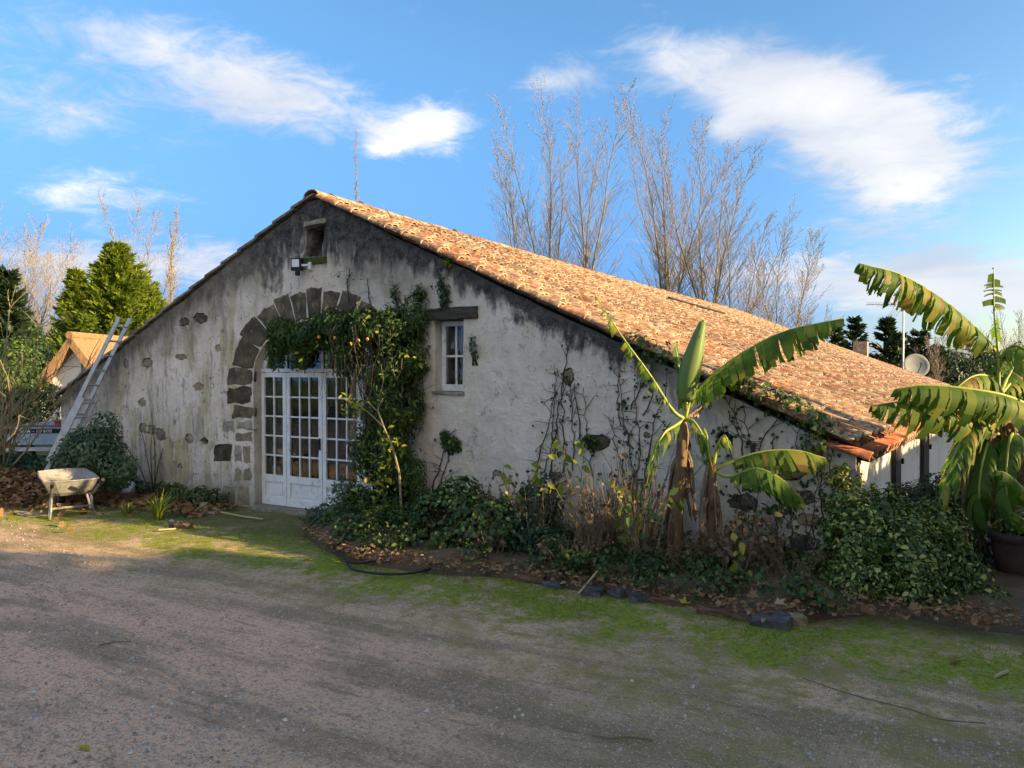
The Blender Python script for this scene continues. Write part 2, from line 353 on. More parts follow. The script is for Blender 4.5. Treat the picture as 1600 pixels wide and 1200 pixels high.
def mat_ground():
    m, t, b = material('driveway'); p = pos(t); x, y, z = t.xyz(p)
    big = t.noise(p, 0.45, 4, 0.6); mid = t.noise(p, 1.8, 6, 0.65); fine = t.noise(p, 26, 6, 0.75); 
    al = t.comb(t.math('ADD', t.math('MULTIPLY', x, 0.35), t.math('MULTIPLY', y, -0.10)), t.math('ADD', t.math('MULTIPLY', x, -0.03), t.math('MULTIPLY', y, 2.2)), 0.0)
    trk = t.math('ADD', t.math('MULTIPLY', t.noise(al, 1.2, 5, 0.6), 0.7), t.math('MULTIPLY', mid, 0.3))
    near = t.ss(t.math('SUBTRACT', y, t.math('MULTIPLY', x, 0.10)), -2.6, -4.2)
    peb = t.voronoi(p, 55, 'F1', 1); pd = t.voronoi(p, 55, 'F1', 0); g2 = t.noise(p, 38, 3, 0.8)
    col = t.mix(t.ss(big, 0.3, 0.7), (0.64, 0.45, 0.285), (0.50, 0.355, 0.22))
    pink = t.math('MULTIPLY', t.ss(t.math('SUBTRACT', 7.2, x), 0.5, 4.2), near)
    col = t.mix(t.math('MULTIPLY', pink, 0.8), col, (0.84, 0.515, 0.355))
    col = t.mix(t.math('MULTIPLY', t.ss(trk, 0.46, 0.60), 0.70), col, (0.25, 0.185, 0.115))
    col = t.mix(t.math('MULTIPLY', t.ss(t.noise(al, 5.5, 6, 0.75), 0.55, 0.64), 0.5), col, (0.14, 0.105, 0.07))
    col = t.mix(t.math('MULTIPLY', t.ss(fine, 0.50, 0.62), 0.55), col, (0.23, 0.165, 0.11))
    col = t.mix(t.math('MULTIPLY', t.math('MULTIPLY', t.ss(x, 4.5, 7.5), t.ss(big, 0.35, 0.55)), 0.55), col, (0.26, 0.205, 0.105))
    pv = t.xyz(peb)[0]
    col = t.mix(t.math('MULTIPLY', t.math('MULTIPLY', t.ss(pv, 0.62, 0.70), t.ss(pd, 0.42, 0.25)), 0.6), col, (0.80, 0.66, 0.54))
    col = t.mix(t.math('MULTIPLY', t.math('MULTIPLY', t.ss(pv, 0.35, 0.25), t.ss(pd, 0.45, 0.30)), 0.6), col, (0.17, 0.125, 0.095))
    col = t.mix(t.math('MULTIPLY', t.ss(g2, 0.58, 0.66), 0.4), col, (0.13, 0.10, 0.075))
    # moss: thick beside the bed, in thin films further out
    dd = t.math('ADD', y, t.math('MULTIPLY', t.math('SUBTRACT', mid, 0.5), 1.5))
    dd = t.math('ADD', dd, t.math('MULTIPLY', t.math('SUBTRACT', big, 0.5), 1.0))
    rag = t.noise(p, 8.0, 7, 0.78)
    thick = t.math('MULTIPLY', t.ss(t.math('ADD', dd, t.math('MULTIPLY', t.math('SUBTRACT', rag, 0.5), 1.6)), -2.65, -2.15), t.ss(t.math('ADD', t.math('MULTIPLY', mid, 0.6), t.math('MULTIPLY', rag, 0.8)), 0.60, 0.74))
    right = t.ss(x, 3.5, 7.0)
    film = t.math('MULTIPLY', t.ss(t.math('ADD', dd, t.math('MULTIPLY', right, 0.9)), -3.9, -2.2), t.ss(t.math('ADD', t.math('MULTIPLY', t.noise(p, 2.6, 6, 0.72), 0.7), t.math('MULTIPLY', rag, 0.45)), 0.54, 0.66))
    mcol = t.mix(t.ss(fine, 0.35, 0.65), (0.12, 0.16, 0.018), (0.31, 0.36, 0.035))
    col = t.mix(t.math('MULTIPLY', film, 0.72), col, (0.26, 0.225, 0.06))
    col = t.mix(t.math('MULTIPLY', thick, 0.92), col, mcol)
    near_wall = t.math('MULTIPLY', t.ss(t.math('ADD', y, t.math('MULTIPLY', mid, 0.4)), -1.3, -0.8), 0.6)  # ground darker towards the wall
    col = t.mix(near_wall, col, (0.10, 0.085, 0.055))
    far = t.ss(t.vmath('LENGTH', p), 16, 22)
    col = t.mix(far, col, t.mix(mid, (0.055, 0.085, 0.025), (0.10, 0.115, 0.04)))
    t.put(b.inputs['Base Color'], col); b.inputs['Roughness'].default_value = 0.93; b.inputs['Specular IOR Level'].default_value = 0.15
    h = t.math('ADD', t.math('MULTIPLY', fine, 0.6), t.math('ADD', t.math('MULTIPLY', t.math('SUBTRACT', 1.0, pd), 0.8), t.math('MULTIPLY', t.noise(p, 6, 5, 0.6), 1.2)))
    t.put(b.inputs['Normal'], t.bump(h, 0.75, 0.025))
    return m
M['render'] = mat_render()
M['ground'] = mat_ground()
M['tile'] = mat_tile('old_tile', [(0, (0.30, 0.115, 0.055)), (0.3, (0.36, 0.155, 0.075)), (0.55, (0.23, 0.12, 0.08)), (0.8, (0.34, 0.19, 0.105)), (1, (0.15, 0.095, 0.075))], (0.56, 0.45, 0.28), 0.6)
M['rim'] = mat_tile('tile_rim', [(0, (0.46, 0.36, 0.25)), (0.4, (0.32, 0.17, 0.09)), (0.6, (0.48, 0.39, 0.28)), (0.8, (0.28, 0.16, 0.10)), (1, (0.38, 0.27, 0.18))], (0.52, 0.45, 0.34), 0.7)
M['chan'] = mat_tile('channel_tile', [(0, (0.20, 0.10, 0.065)), (0.5, (0.27, 0.14, 0.085)), (1, (0.17, 0.10, 0.075))], (0.33, 0.27, 0.19), 0.5)
M['redtile'] = mat_tile('new_tile', [(0, (0.40, 0.115, 0.055)), (0.5, (0.46, 0.15, 0.07)), (1, (0.38, 0.13, 0.07))], (0.46, 0.28, 0.18), 0.3)
M['redrim'] = mat_tile('new_tile_rim', [(0, (0.60, 0.34, 0.22)), (1, (0.70, 0.48, 0.34))], (0.75, 0.62, 0.48), 0.5)
M['stone'] = plain('dark_stone', (0.165, 0.13, 0.082), (0.048, 0.04, 0.03), 4, 0.95, bump=1.0, bscale=14, dirt=(0.27, 0.225, 0.15), var=.4)
M['stone2'] = plain('brown_stone', (0.36, 0.29, 0.19), (0.20, 0.165, 0.11), 7, 0.95, bump=0.9, bscale=20, dirt=(0.14, 0.12, 0.09), var=.25)
M['stone3'] = plain('grey_stone', (0.36, 0.315, 0.25), (0.19, 0.165, 0.13), 7, 0.95, bump=0.9, bscale=22, dirt=(0.10, 0.088, 0.07), var=.25)
M['hole'] = plain('dark_hollow', (0.035, 0.03, 0.026), (0.06, 0.052, 0.042), 14, 1.0, bump=0.8, bscale=25)  # near-black colour stands in for the shade inside the wall holes
M['whitewall'] = plain('white_wall', (0.78, 0.76, 0.72), (0.66, 0.64, 0.60), 2.2, 0.9, bump=0.3, bscale=14, dirt=(0.56, 0.54, 0.50))
M['paint'] = plain('white_paint', (0.84, 0.83, 0.82), (0.76, 0.75, 0.74), 5, 0.55, bump=0.15, bscale=40, dirt=(0.52, 0.53, 0.55))
M['wood_dark'] = plain('weathered_wood', (0.085, 0.075, 0.058), (0.035, 0.032, 0.028), 5, 0.95, bump=0.8, bscale=16, stretch=(0.4, 1, 3), dirt=(0.15, 0.14, 0.11))
M['shutter'] = plain('dark_shutter', (0.035, 0.03, 0.034), (0.05, 0.042, 0.045), 8, 0.6)
M['alu'] = plain('aluminium', (0.62, 0.64, 0.66), (0.50, 0.52, 0.54), 9, 0.45, metal=0.55, dirt=(0.38, 0.38, 0.37))
M['galv'] = plain('galvanised', (0.30, 0.31, 0.30), (0.20, 0.21, 0.21), 9, 0.6, metal=0.35, dirt=(0.24, 0.15, 0.10), bump=0.3)
M['tub_in'] = plain('tub_inside', (0.36, 0.34, 0.31), (0.26, 0.24, 0.22), 7, 0.8, dirt=(0.25, 0.12, 0.075), bump=.4)
M['rubber'] = plain('black_rubber', (0.015, 0.015, 0.016), (0.03, 0.03, 0.03), 10, 0.6)
M['black'] = plain('black_plastic', (0.012, 0.013, 0.018), None, 5, 0.4)
M['bluegrey'] = plain('trailer_blue', (0.40, 0.50, 0.60), (0.33, 0.42, 0.52), 5, 0.45, dirt=(0.30, 0.34, 0.36))
M['navy'] = plain('navy_strip', (0.008, 0.012, 0.030), None, 5, 0.4)
M['white'] = plain('white_plastic', (0.78, 0.79, 0.80), None, 5, 0.4)
M['orange'] = plain('orange_reflector', (0.70, 0.16, 0.05), None, 5, 0.3)
M['redpaint'] = plain('red_plastic', (0.30, 0.09, 0.07), (0.22, 0.07, 0.06), 5, 0.6)
M['terracotta'] = plain('brown_pot', (0.105, 0.058, 0.042), (0.070, 0.042, 0.034), 5, 0.75, bump=0.25, bscale=20, dirt=(0.05, 0.04, 0.033))
M['soil'] = plain('soil', (0.085, 0.062, 0.040), (0.13, 0.095, 0.058), 5, 1.0, bump=1.0, bscale=16, dirt=(0.09, 0.11, 0.03))
M['bark'] = plain('pale_bark', (0.29, 0.235, 0.145), (0.17, 0.145, 0.10), 2.2, 0.9, dirt=(0.10, 0.085, 0.065))
M['twig'] = plain('twig', (0.20, 0.175, 0.14), (0.27, 0.235, 0.19), 1.5, 0.9)
M['bud'] = plain('red_bud', (0.19, 0.13, 0.10), (0.25, 0.185, 0.145), 2, 0.9)
M['tan'] = plain('tan_branch', (0.30, 0.24, 0.125), (0.20, 0.165, 0.10), 4, 0.85)
M['darkbark'] = plain('dark_bark', (0.075, 0.06, 0.045), (0.12, 0.095, 0.07), 6, 0.95, bump=0.5)
M['vine'] = plain('bare_vine', (0.050, 0.042, 0.034), (0.10, 0.082, 0.062), 8, 0.95)
M['dry'] = leafmat('dry_leaf', [(0, (0.13, 0.075, 0.045)), (0.5, (0.20, 0.12, 0.07)), (1, (0.30, 0.215, 0.13))], 0.2)
M['drystem'] = plain('dry_stem', (0.145, 0.10, 0.065), (0.22, 0.165, 0.105), 8, 0.9)
M['fallen'] = leafmat('fallen_leaf', [(0, (0.27, 0.135, 0.065)), (0.35, (0.40, 0.235, 0.13)), (0.7, (0.21, 0.105, 0.055)), (1, (0.48, 0.33, 0.20))], 0.15, 0.8, 0.1)
M['climber'] = leafmat('climber_leaf', [(0, (0.03, 0.065, 0.016)), (0.5, (0.06, 0.115, 0.022)), (0.85, (0.105, 0.165, 0.03)), (1, (0.20, 0.24, 0.045))], 0.3)
M['darkleaf'] = leafmat('dark_leaf', [(0, (0.022, 0.05, 0.026)), (0.6, (0.042, 0.085, 0.042)), (1, (0.08, 0.135, 0.06))], 0.25)
M['grey_leaf'] = leafmat('grey_leaf', [(0, (0.055, 0.10, 0.05)), (0.6, (0.10, 0.165, 0.08)), (1, (0.19, 0.25, 0.13))], 0.25)
M['bedleaf'] = leafmat('bed_leaf', [(0, (0.03, 0.065, 0.02)), (0.5, (0.06, 0.12, 0.035)), (0.8, (0.11, 0.18, 0.045)), (0.9, (0.16, 0.10, 0.05)), (1, (0.22, 0.25, 0.06))], 0.25)
M['euon'] = leafmat('euonymus_leaf', [(0, (0.03, 0.075, 0.014)), (0.40, (0.075, 0.14, 0.024)), (0.62, (0.13, 0.20, 0.035)), (0.78, (0.36, 0.39, 0.09)), (1, (0.56, 0.54, 0.17))], 0.25, 0.38, 0.45)
M['conifer'] = leafmat('bright_conifer', [(0, (0.065, 0.125, 0.018)), (0.5, (0.17, 0.24, 0.03)), (1, (0.33, 0.36, 0.055))], 0.45)
M['darkcon'] = leafmat('dark_conifer', [(0, (0.013, 0.03, 0.015)), (0.6, (0.028, 0.055, 0.024)), (1, (0.05, 0.08, 0.032))], 0.2)
M['yellow'] = leafmat('yellow_leaf', [(0, (0.16, 0.24, 0.03)), (0.5, (0.32, 0.36, 0.05)), (1, (0.52, 0.44, 0.06))], 0.4)
M['banana'] = leafmat('banana_leaf', [(0, (0.07, 0.15, 0.025)), (0.5, (0.11, 0.20, 0.03)), (0.80, (0.22, 0.28, 0.045)), (0.93, (0.36, 0.32, 0.07)), (1, (0.24, 0.14, 0.06))], 0.45, 0.6, 0.25)
M['rib'] = plain('leaf_rib', (0.30, 0.34, 0.07), (0.24, 0.30, 0.06), 5, 0.5)
M['stem'] = plain('banana_stem', (0.20, 0.125, 0.07), (0.115, 0.07, 0.042), 5, 0.85, bump=0.7, bscale=14, stretch=(2, 2, 0.5), dirt=(0.24, 0.22, 0.08))
M['grass'] = leafmat('grass_blade', [(0, (0.12, 0.17, 0.025)), (0.6, (0.22, 0.29, 0.04)), (1, (0.32, 0.36, 0.07))], 0.3)
M['moss'] = plain('moss', (0.055, 0.075, 0.015), (0.10, 0.11, 0.02), 20, 1.0, bump=1.0, bscale=60)
M['pebble'] = None
m, t, b = material('pebble'); t.put(b.inputs['Base Color'], t.ramp(t.rnd(), [(0, (0.26, 0.21, 0.17)), (0.45, (0.42, 0.34, 0.28)), (0.8, (0.44, 0.40, 0.36)), (0.95, (0.52, 0.49, 0.46)), (1, (0.78, 0.74, 0.68))])); b.inputs['Roughness'].default_value = 0.8; M['pebble'] = m
m, t, b = material('thatch'); p = pos(t)
c = t.mix(t.ss(t.noise(t.scale(p, (6, 6, 1.5)), 2.5, 6, 0.7), 0.35, 0.7), (0.42, 0.25, 0.12), (0.22, 0.13, 0.07)); t.put(b.inputs['Base Color'], c); b.inputs['Roughness'].default_value = 1
t.put(b.inputs['Normal'], t.bump(t.noise(t.scale(p, (8, 8, 2)), 4, 6, 0.7), 1.0, 0.06)); M['thatch'] = m
m, t, b = material('window_glass')
gl = t.new('ShaderNodeBsdfGlossy'); gl.inputs['Roughness'].default_value = 0.03; gl.inputs[0].default_value = (0.9, 0.92, 0.95, 1)
tp = t.new('ShaderNodeBsdfTransparent'); tp.inputs[0].default_value = (0.86, 0.87, 0.85, 1)
fr = t.new('ShaderNodeFresnel'); fr.inputs[0].default_value = 1.5
mx = t.new('ShaderNodeMixShader'); t.put(mx.inputs[0], t.math('ADD', t.math('MULTIPLY', fr.outputs[0], 0.9), 0.02)); t.l.new(tp.outputs[0], mx.inputs[1]); t.l.new(gl.outputs[0], mx.inputs[2])
nb = t.bump(t.noise(pos(t), 2.5, 2), 0.04, 0.05); t.put(gl.inputs['Normal'], nb)
t.l.new(mx.outputs[0], t.n['Material Output'].inputs[0]); M['glass'] = m
M['curtain'] = plain('grey_curtain', (0.86, 0.84, 0.80), (0.72, 0.70, 0.66), 3, 0.95, stretch=(8, 8, 0.4))
M['interior'] = plain('dim_interior', (0.16, 0.10, 0.065), (0.09, 0.065, 0.05), 1.5, 0.9)
M['slate'] = plain('slate_block', (0.11, 0.11, 0.125), (0.06, 0.06, 0.066), 9, 0.9, bump=0.9, bscale=14, dirt=(0.17, 0.15, 0.11))
M['brick'] = plain('old_brick', (0.20, 0.115, 0.065), (0.125, 0.08, 0.055), 12, 0.95, bump=0.7, bscale=22, dirt=(0.07, 0.065, 0.04))
M['dish'] = plain('dish_grey', (0.26, 0.27, 0.25), (0.21, 0.22, 0.21), 3, 0.7)
M['fruit'] = plain('orange_fruit', (0.75, 0.30, 0.05), (0.60, 0.40, 0.08), 5, 0.5)
M['stick'] = plain('yellow_stick', (0.48, 0.42, 0.22), (0.38, 0.32, 0.17), 6, 0.8)

# ------------------------------------------------------------------ ground
gx = np.concatenate([np.linspace(-250, -14, 14), np.linspace(-12, 16, 113), np.linspace(18, 250, 14)])
gy = np.concatenate([np.linspace(-150, -12, 10), np.linspace(-10, 8, 73), np.linspace(10, 350, 16)])
XX, YY = np.meshgrid(gx, gy); P = np.stack([XX.ravel(), YY.ravel(), np.zeros(XX.size)], 1)
near_w = np.clip((14-np.hypot(P[:, 0]-2, P[:, 1]+2))/4, 0, 1)
P[:, 2] = near_w*((vnoise(P, 0.7, 2)-0.5)*0.05 + (vnoise(P, 2.3, 4)-0.5)*0.025) - 0.01
nx = len(gx); idx = np.arange(len(gy)*nx).reshape(len(gy), nx)
F = np.stack([idx[:-1, :-1], idx[:-1, 1:], idx[1:, 1:], idx[1:, :-1]], -1).reshape(-1, 4)
tag(build('ground', (P, F), M['ground'], smooth=True), kind='structure')

BED = [(0.55,-0.75),(0.95,-1.15),(1.6,-1.55),(2.4,-1.85),(3.3,-1.78),(4.2,-1.50),(5.0,-1.62),(5.7,-1.55),(6.4,-1.68),(7.1,-1.15),(8.0,-1.05),(10.5,-1.1)]
def bed_y(x): return float(np.interp(x, [p[0] for p in BED], [p[1] for p in BED]))
xs = np.linspace(0.55, 10.5, 90); ts = np.linspace(0, 1, 12); pts = []
for x in xs:
    for tt in ts: pts.append((x, bed_y(x)*(1-tt) + (-0.01 if x < 6.7 else 4.0)*tt, 0))
P = np.array(pts); tt = np.tile(ts, len(xs))
P[:, 2] = -0.06 + 0.21*np.minimum(1, tt*7)**.7 + (vnoise(P, 4, 1)-0.5)*0.07*np.minimum(1, tt*5)
P[:, 2] = np.where(P[:, 2] > 0, P[:, 2]*np.clip((P[:, 0]-0.55)*3+0.1, 0.1, 1), P[:, 2])
idx = np.arange(len(P)).reshape(len(xs), len(ts)); F = np.stack([idx[:-1, :-1], idx[1:, :-1], idx[1:, 1:], idx[:-1, 1:]], -1).reshape(-1, 4)
tag(build('soil_bed', (P, F), M['soil'], smooth=True), kind='structure')

# ------------------------------------------------------------------ the barn
ZR, L_B = 4.36, 24.0
barn = thing('barn', 'long low stone barn with weathered lime render and orange canal tile roof', 'barn', (0, 0, 0))
def wob(x, a=0.02, k=1.0): return a*(math.sin(x*3.1*k) + 0.6*math.sin(x*7.7*k+1) + 0.5*math.sin(x*15*k+2))
def arc(a, b, t): return (-a*math.cos(R(t)), 1.9 + b*math.sin(R(t)))
outline = [(-6.06, -0.2), (6.72, -0.2), (6.72, 1.05), (6.86, 1.06), (6.86, 1.25)]
outline += [(x, ZR - 0.463*abs(x) + wob(x, 0.008)) for x in np.linspace(6.80, 0.1, 40)]
outline += [(x, ZR - 0.466*abs(x) + wob(x, 0.012)) for x in np.linspace(-0.1, -6.06, 40)]
door = [(-1.2+wob(z, .006), z) for z in np.linspace(-0.1, 1.85, 8)] + [arc(1.2, 0.78, t) for t in range(0, 181, 9)] + [(1.2, z) for z in np.linspace(1.85, -0.1, 6)]
win = [(2.03, 1.70), (2.03, 2.2), (2.02, 2.62), (2.46, 2.62), (2.45, 2.2), (2.44, 1.70)]
niche = [(-0.15, 3.56), (-0.14, 3.75), (-0.12, 3.93), (0.20, 3.97), (0.19, 3.8), (0.15, 3.68), (0.15, 3.54)]
door[0] = (-1.2, -0.1)
wall = MB()
def holes(front_y, depth, polys):
    loops = [[Vector((x, z, 0)) for x, z in pl_] for pl_ in polys]
    flat = [p for pl_ in polys for p in pl_]
    tri = tessellate_polygon(loops)
    for y, flip in ((front_y, False), (front_y+depth, True)):
        vs = [(x, y, z) for x, z in flat]; fs = []
        for a, b_, c_ in tri:
            A, B_, C_ = (np.array(flat[i]) for i in (a, b_, c_)); cr = (B_[0]-A[0])*(C_[1]-A[1]) - (B_[1]-A[1])*(C_[0]-A[0])
            f_ = (a, b_, c_) if (cr > 0) != flip else (a, c_, b_); fs.append(f_)
        wall.add(vs, fs)
    for pl_ in polys:
        n = len(pl_); vs = [(x, front_y, z) for x, z in pl_] + [(x, front_y+depth, z) for x, z in pl_]
        wall.add(vs, [(i, i+n, (i+1) % n+n, (i+1) % n) for i in range(n)])
# splayed left side of the window: widen the reveal by a sloping cheek
def roundpoly(cx, cz, rx, rz, n=6, seed=0):
    rg = random.Random(seed); return [(cx+rx*math.cos(2*math.pi*k/n+.3)*rg.uniform(.8, 1.15), cz+rz*math.sin(2*math.pi*k/n+.3)*rg.uniform(.8, 1.15)) for k in range(n)]
EXPOSED = []          # stones and dark holes showing where the render has fallen off: centre, half sizes, stone kind
for px, py, rx, ry, mm in [(310,604,8,7,'stone2'),(283,558,9,6,'stone3'),(230,567,8,8,'stone2'),(340,544,6,6,'stone2'),(222,629,6,8,'stone3'),(224,670,8,8,'stone2'),(236,671,8,8,'stone2'),
        (250,679,9,11,'stone3'),(296,685,7,8,'stone3'),(319,689,6,6,'hole'),(313,497,11,8,'stone'),(288,503,9,7,'stone'),(197,568,5,8,'stone3'),(281,728,4,4,'stone3'),
        (888,588,11,12,'stone2'),(934,690,17,14,'stone'),(776,740,8,6,'stone2'),(1132,688,13,15,'hole'),(1010,575,8,10,'stone3'),
        (1230,742,26,9,'stone3'),(1175,745,20,8,'stone3'),(1255,778,22,11,'stone3'),(1160,785,22,14,'stone'),(1215,800,20,8,'stone3'),(1262,812,22,10,'stone2'),(1258,848,24,12,'stone3'),(1200,845,24,12,'stone3'),(1150,830,20,14,'stone3'),(870,745,12,9,'stone3'),(1010,680,6,6,'stone3')]:
    c_ = onwall(px, py); EXPOSED.append((c_[0], c_[2], rx*abs(onwall(px+1, py)[0]-onwall(px-1, py)[0])/2, ry*abs(onwall(px, py+1)[2]-onwall(px, py-1)[2])/2, mm))
def ragged(cx, cz, rx, rz, seed):
    rg = random.Random(seed+500); base_ = roundpoly(cx, cz, rx*1.10, rz*1.10, 7, seed); out = []
    for a_, b_ in zip(base_, base_[1:] + base_[:1]):
        for f_ in (0, .33, .66): out.append((a_[0]*(1-f_)+b_[0]*f_ + rg.uniform(-.012, .012), a_[1]*(1-f_)+b_[1]*f_ + rg.uniform(-.012, .012)))
    return out
breaks = [ragged(cx, cz, rx, rz, i) for i, (cx, cz, rx, rz, mm) in enumerate(EXPOSED)]
holes(0.0, 0.5, [outline, door, win, niche] + breaks)
gw = build('gable_wall', wall, M['render'], barn); gw['label'] = 'weathered lime rendered gable wall blackened below the verge'
me = gw.data
bm = bmesh.new(); bm.from_mesh(me); bmesh.ops.recalc_face_normals(bm, faces=bm.faces); bm.to_mesh(me); bm.free()

def blockstone(poly, y0=-0.02, y1=0.06, seed=0, rough=0.012):
    """a dressed stone: outline in X,Z with a worn, slightly domed face"""
    rg = random.Random(seed); mb = MB(); n = len(poly)
    cx = sum(p[0] for p in poly)/n; cz = sum(p[1] for p in poly)/n
    ring = []
    for i in range(n):
        a, b_ = poly[i], poly[(i+1) % n]
        for k in range(3):
            f_ = k/3; ring.append((a[0]*(1-f_)+b_[0]*f_ + rg.uniform(-rough, rough), a[1]*(1-f_)+b_[1]*f_ + rg.uniform(-rough, rough)))
    m_ = len(ring); vs = [(x, y1, z) for x, z in ring]
    vs += [(x, y0+0.012+rg.uniform(0, .006), z) for x, z in ring]
    vs += [(cx+(x-cx)*0.86, y0+rg.uniform(-.004, .006), cz+(z-cz)*0.86) for x, z in ring] + [(cx, y0-0.004, cz)]
    fs = []
    for k in (0, 1):
        fs += [(k*m_+i, k*m_+(i+1) % m_, (k+1)*m_+(i+1) % m_, (k+1)*m_+i) for i in range(m_)]
    fs += [(2*m_+i, 2*m_+(i+1) % m_, 3*m_) for i in range(m_)]
    mb.add(vs, fs); return mb
tj = [7, 30, 47, 62, 73.5, 84.5, 95.5, 107, 120, 136, 154, 173]
for i in range(len(tj)-1):
    a, b_ = tj[i]+.25, tj[i+1]-.25; am = (a+b_)/2
    o_ = 1.0 + (0.02 if i % 2 else -0.015)
    poly = [arc(1.215, 0.795, a), arc(1.215, .795, am), arc(1.215, 0.795, b_), arc(1.68*o_, 1.2*o_, b_), arc(1.70*o_, 1.21*o_, am), arc(1.70*o_, 1.2*o_, a)]
    build('arch_stone', blockstone(poly, -0.012, 0.10, i, 0.014), M['stone'], barn)
def pxrect(x0, y0, x1, y1, y=0.0):
    a, b_, c_, d_ = onwall(x0, y0), onwall(x1, y0), onwall(x1, y1), onwall(x0, y1)
    return [(d_[0], d_[2]), (c_[0], c_[2]), (b_[0], b_[2]), (a[0], a[2])]
for i, (r_, mm) in enumerate([((354,575,395,602),'stone'),((354,604,395,631),'stone'),((362,633,396,655),'stone'),((347,657,366,675),'stone3'),((368,657,396,672),'stone3'),((368,674,395,692),'stone2'),((333,694,364,724),'stone'),
        ((366,695,378,722),'stone3'),((380,696,392,723),'stone2'),((367,731,379,751),'stone2'),((380,730,393,751),'stone2'),((348,757,368,790),'stone3'),((370,758,391,791),'stone2')]):
    build('jamb_stone', blockstone(pxrect(*r_), -0.006, 0.05, 30+i, 0.028), M[mm], barn)
# right jamb, behind the climber
for i, z in enumerate((0.15, 0.55, 0.95, 1.35, 1.7)):
    wd = (0.34, 0.5, 0.3, 0.46, 0.5)[i]
    build('jamb_stone', blockstone([(1.22, z), (1.22+wd, z), (1.22+wd, z+.33), (1.22, z+.33)], -0.012, 0.05, 50+i, 0.018), M['stone3'], barn)
for i, (cx, cz, rx, rz, mm) in enumerate(EXPOSED):
    y0_ = .012 if mm != 'hole' else .10
    build('wall_stone', blockstone(roundpoly(cx, cz, rx*1.04, rz*1.04, 7, i), y0_, .2, 80+i, 0.012), M[mm], barn)

# niche: back panel, slab lintel, mossy sill
nb = MB().box((0.02, 0.34, 3.75), (0.5, 0.03, 0.6)); build('niche_back', nb, M['render'], barn)
build('niche_lintel', blockstone([(-0.17, 3.955), (0.24, 3.985), (0.24, 4.055), (-0.15, 4.03)], -0.05, 0.2, 5, 0.01), M['stone3'], barn)
build('niche_sill', blockstone([(-0.26, 3.44), (0.24, 3.44), (0.24, 3.53), (-0.26, 3.545)], -0.045, 0.25, 6, 0.012), M['moss'], barn)

# window
wn = thing('window', 'x', 'x', (2.24, 0.12, 1.70)); del wn['label']; del wn['category']; wn.parent = barn
X0, X1, Z0, Z1, YW = 2.035, 2.455, 1.73, 2.60, 0.17
fr_ = MB()
fr_.box(((X0+.03), YW, (Z0+Z1)/2), (.06, .06, Z1-Z0)); fr_.box((X1-.03, YW, (Z0+Z1)/2), (.06, .06, Z1-Z0))
fr_.box(((X0+X1)/2, YW, Z1-.03), (X1-X0-.12, .058, .06)); fr_.box(((X0+X1)/2, YW, Z0+.04), (X1-X0-.12, .064, .08))
build('frame', fr_, M['paint'], wn)
mu = MB().box(((X0+X1)/2, YW, (Z0+Z1)/2+.01), (.026, .03, Z1-Z0-.14)); build('muntin', mu, M['paint'], wn)
mu = MB().box(((X0+X1)/2, YW, (Z0+Z1)/2), (X1-X0-.12, .026, .026)); build('muntin', mu, M['paint'], wn)
for i in (0, 1):
    for j in (0, 1):
        xa = X0+.06+i*.15; za = Z0+.08+j*.365
        build('pane', MB().box((xa+.075, YW+.006, za+.18), (.148, .005, .362)), M['glass'], wn)
build('sill', blockstone([(1.99, 1.685), (2.47, 1.685), (2.47, 1.725), (1.99, 1.725)], -0.03, 0.16, 8, 0.006), M['stone3'], wn)
lt = blockstone([(1.88, 2.605), (2.30, 2.61), (2.66, 2.615), (2.67, 2.75), (2.3, 2.765), (1.90, 2.755)], -0.045, 0.18, 9, 0.012)
o = build('lintel', lt, M['wood_dark'], wn); o['label'] = 'blackened timber lintel'
# plain plaster cheek left of the window opening
# french doors: two side lights and two leaves
YD = 0.17
def door_leaf(name, x0, x1, cols, arched, label=None):
    d_ = bpy.data.objects.new(name, None); COL.objects.link(d_); d_.location = ((x0+x1)/2, YD, 0.0); d_.parent = barn
    if label: d_['label'] = label
    st_ = 0.065; zt = 1.93; zb = 0.44
    for xx in (x0+st_/2, x1-st_/2): build('stile', MB().box((xx, YD, 0.985), (st_, .05, 1.93)), M['paint'], d_)
    build('rail', MB().box(((x0+x1)/2, YD, zt-.01), (x1-x0-2*st_, .048, .07)), M['paint'], d_)
    build('rail', MB().box(((x0+x1)/2, YD, zb-.03), (x1-x0-2*st_, .048, .10)), M['paint'], d_)
    build('rail', MB().box(((x0+x1)/2, YD, .075), (x1-x0-2*st_, .048, .11)), M['paint'], d_)
    pn = MB().box(((x0+x1)/2, YD+.01, .245), (x1-x0-2*st_, .02, .235)); build('panel', pn, M['paint'], d_)
    fl = MB(); a, b_ = x0+st_+.035, x1-st_-.035
    fl.box(((a+b_)/2, YD-.004, .245), (b_-a, .014, .17)); build('raised_panel', fl, M['paint'], d_)
    xa, xb, za, zb2 = x0+st_, x1-st_, zb+.02, zt-.045; nr = 5; h_ = (zb2-za)/nr; w_ = (xb-xa)/cols
    for i in range(1, cols): build('muntin', MB().box((xa+w_*i, YD, (za+zb2)/2), (.022, .034, zb2-za)), M['paint'], d_)
    for j in range(1, nr): build('muntin', MB().box(((xa+xb)/2, YD, za+h_*j), (xb-xa, .030, .022)), M['paint'], d_)
    for i in range(cols):
        for j in range(nr): build('pane', MB().box((xa+w_*(i+.5), YD+.004, za+h_*(j+.5)), (w_-.004, .004, h_-.004)), M['glass'], d_)
    return d_
door_leaf('side_light', -1.20, -0.70, 2, True); d1 = door_leaf('door_leaf', -0.69, -0.005, 3, False); d2 = door_leaf('door_leaf', 0.005, 0.69, 3, False); door_leaf('side_light', 0.70, 1.20, 2, True)
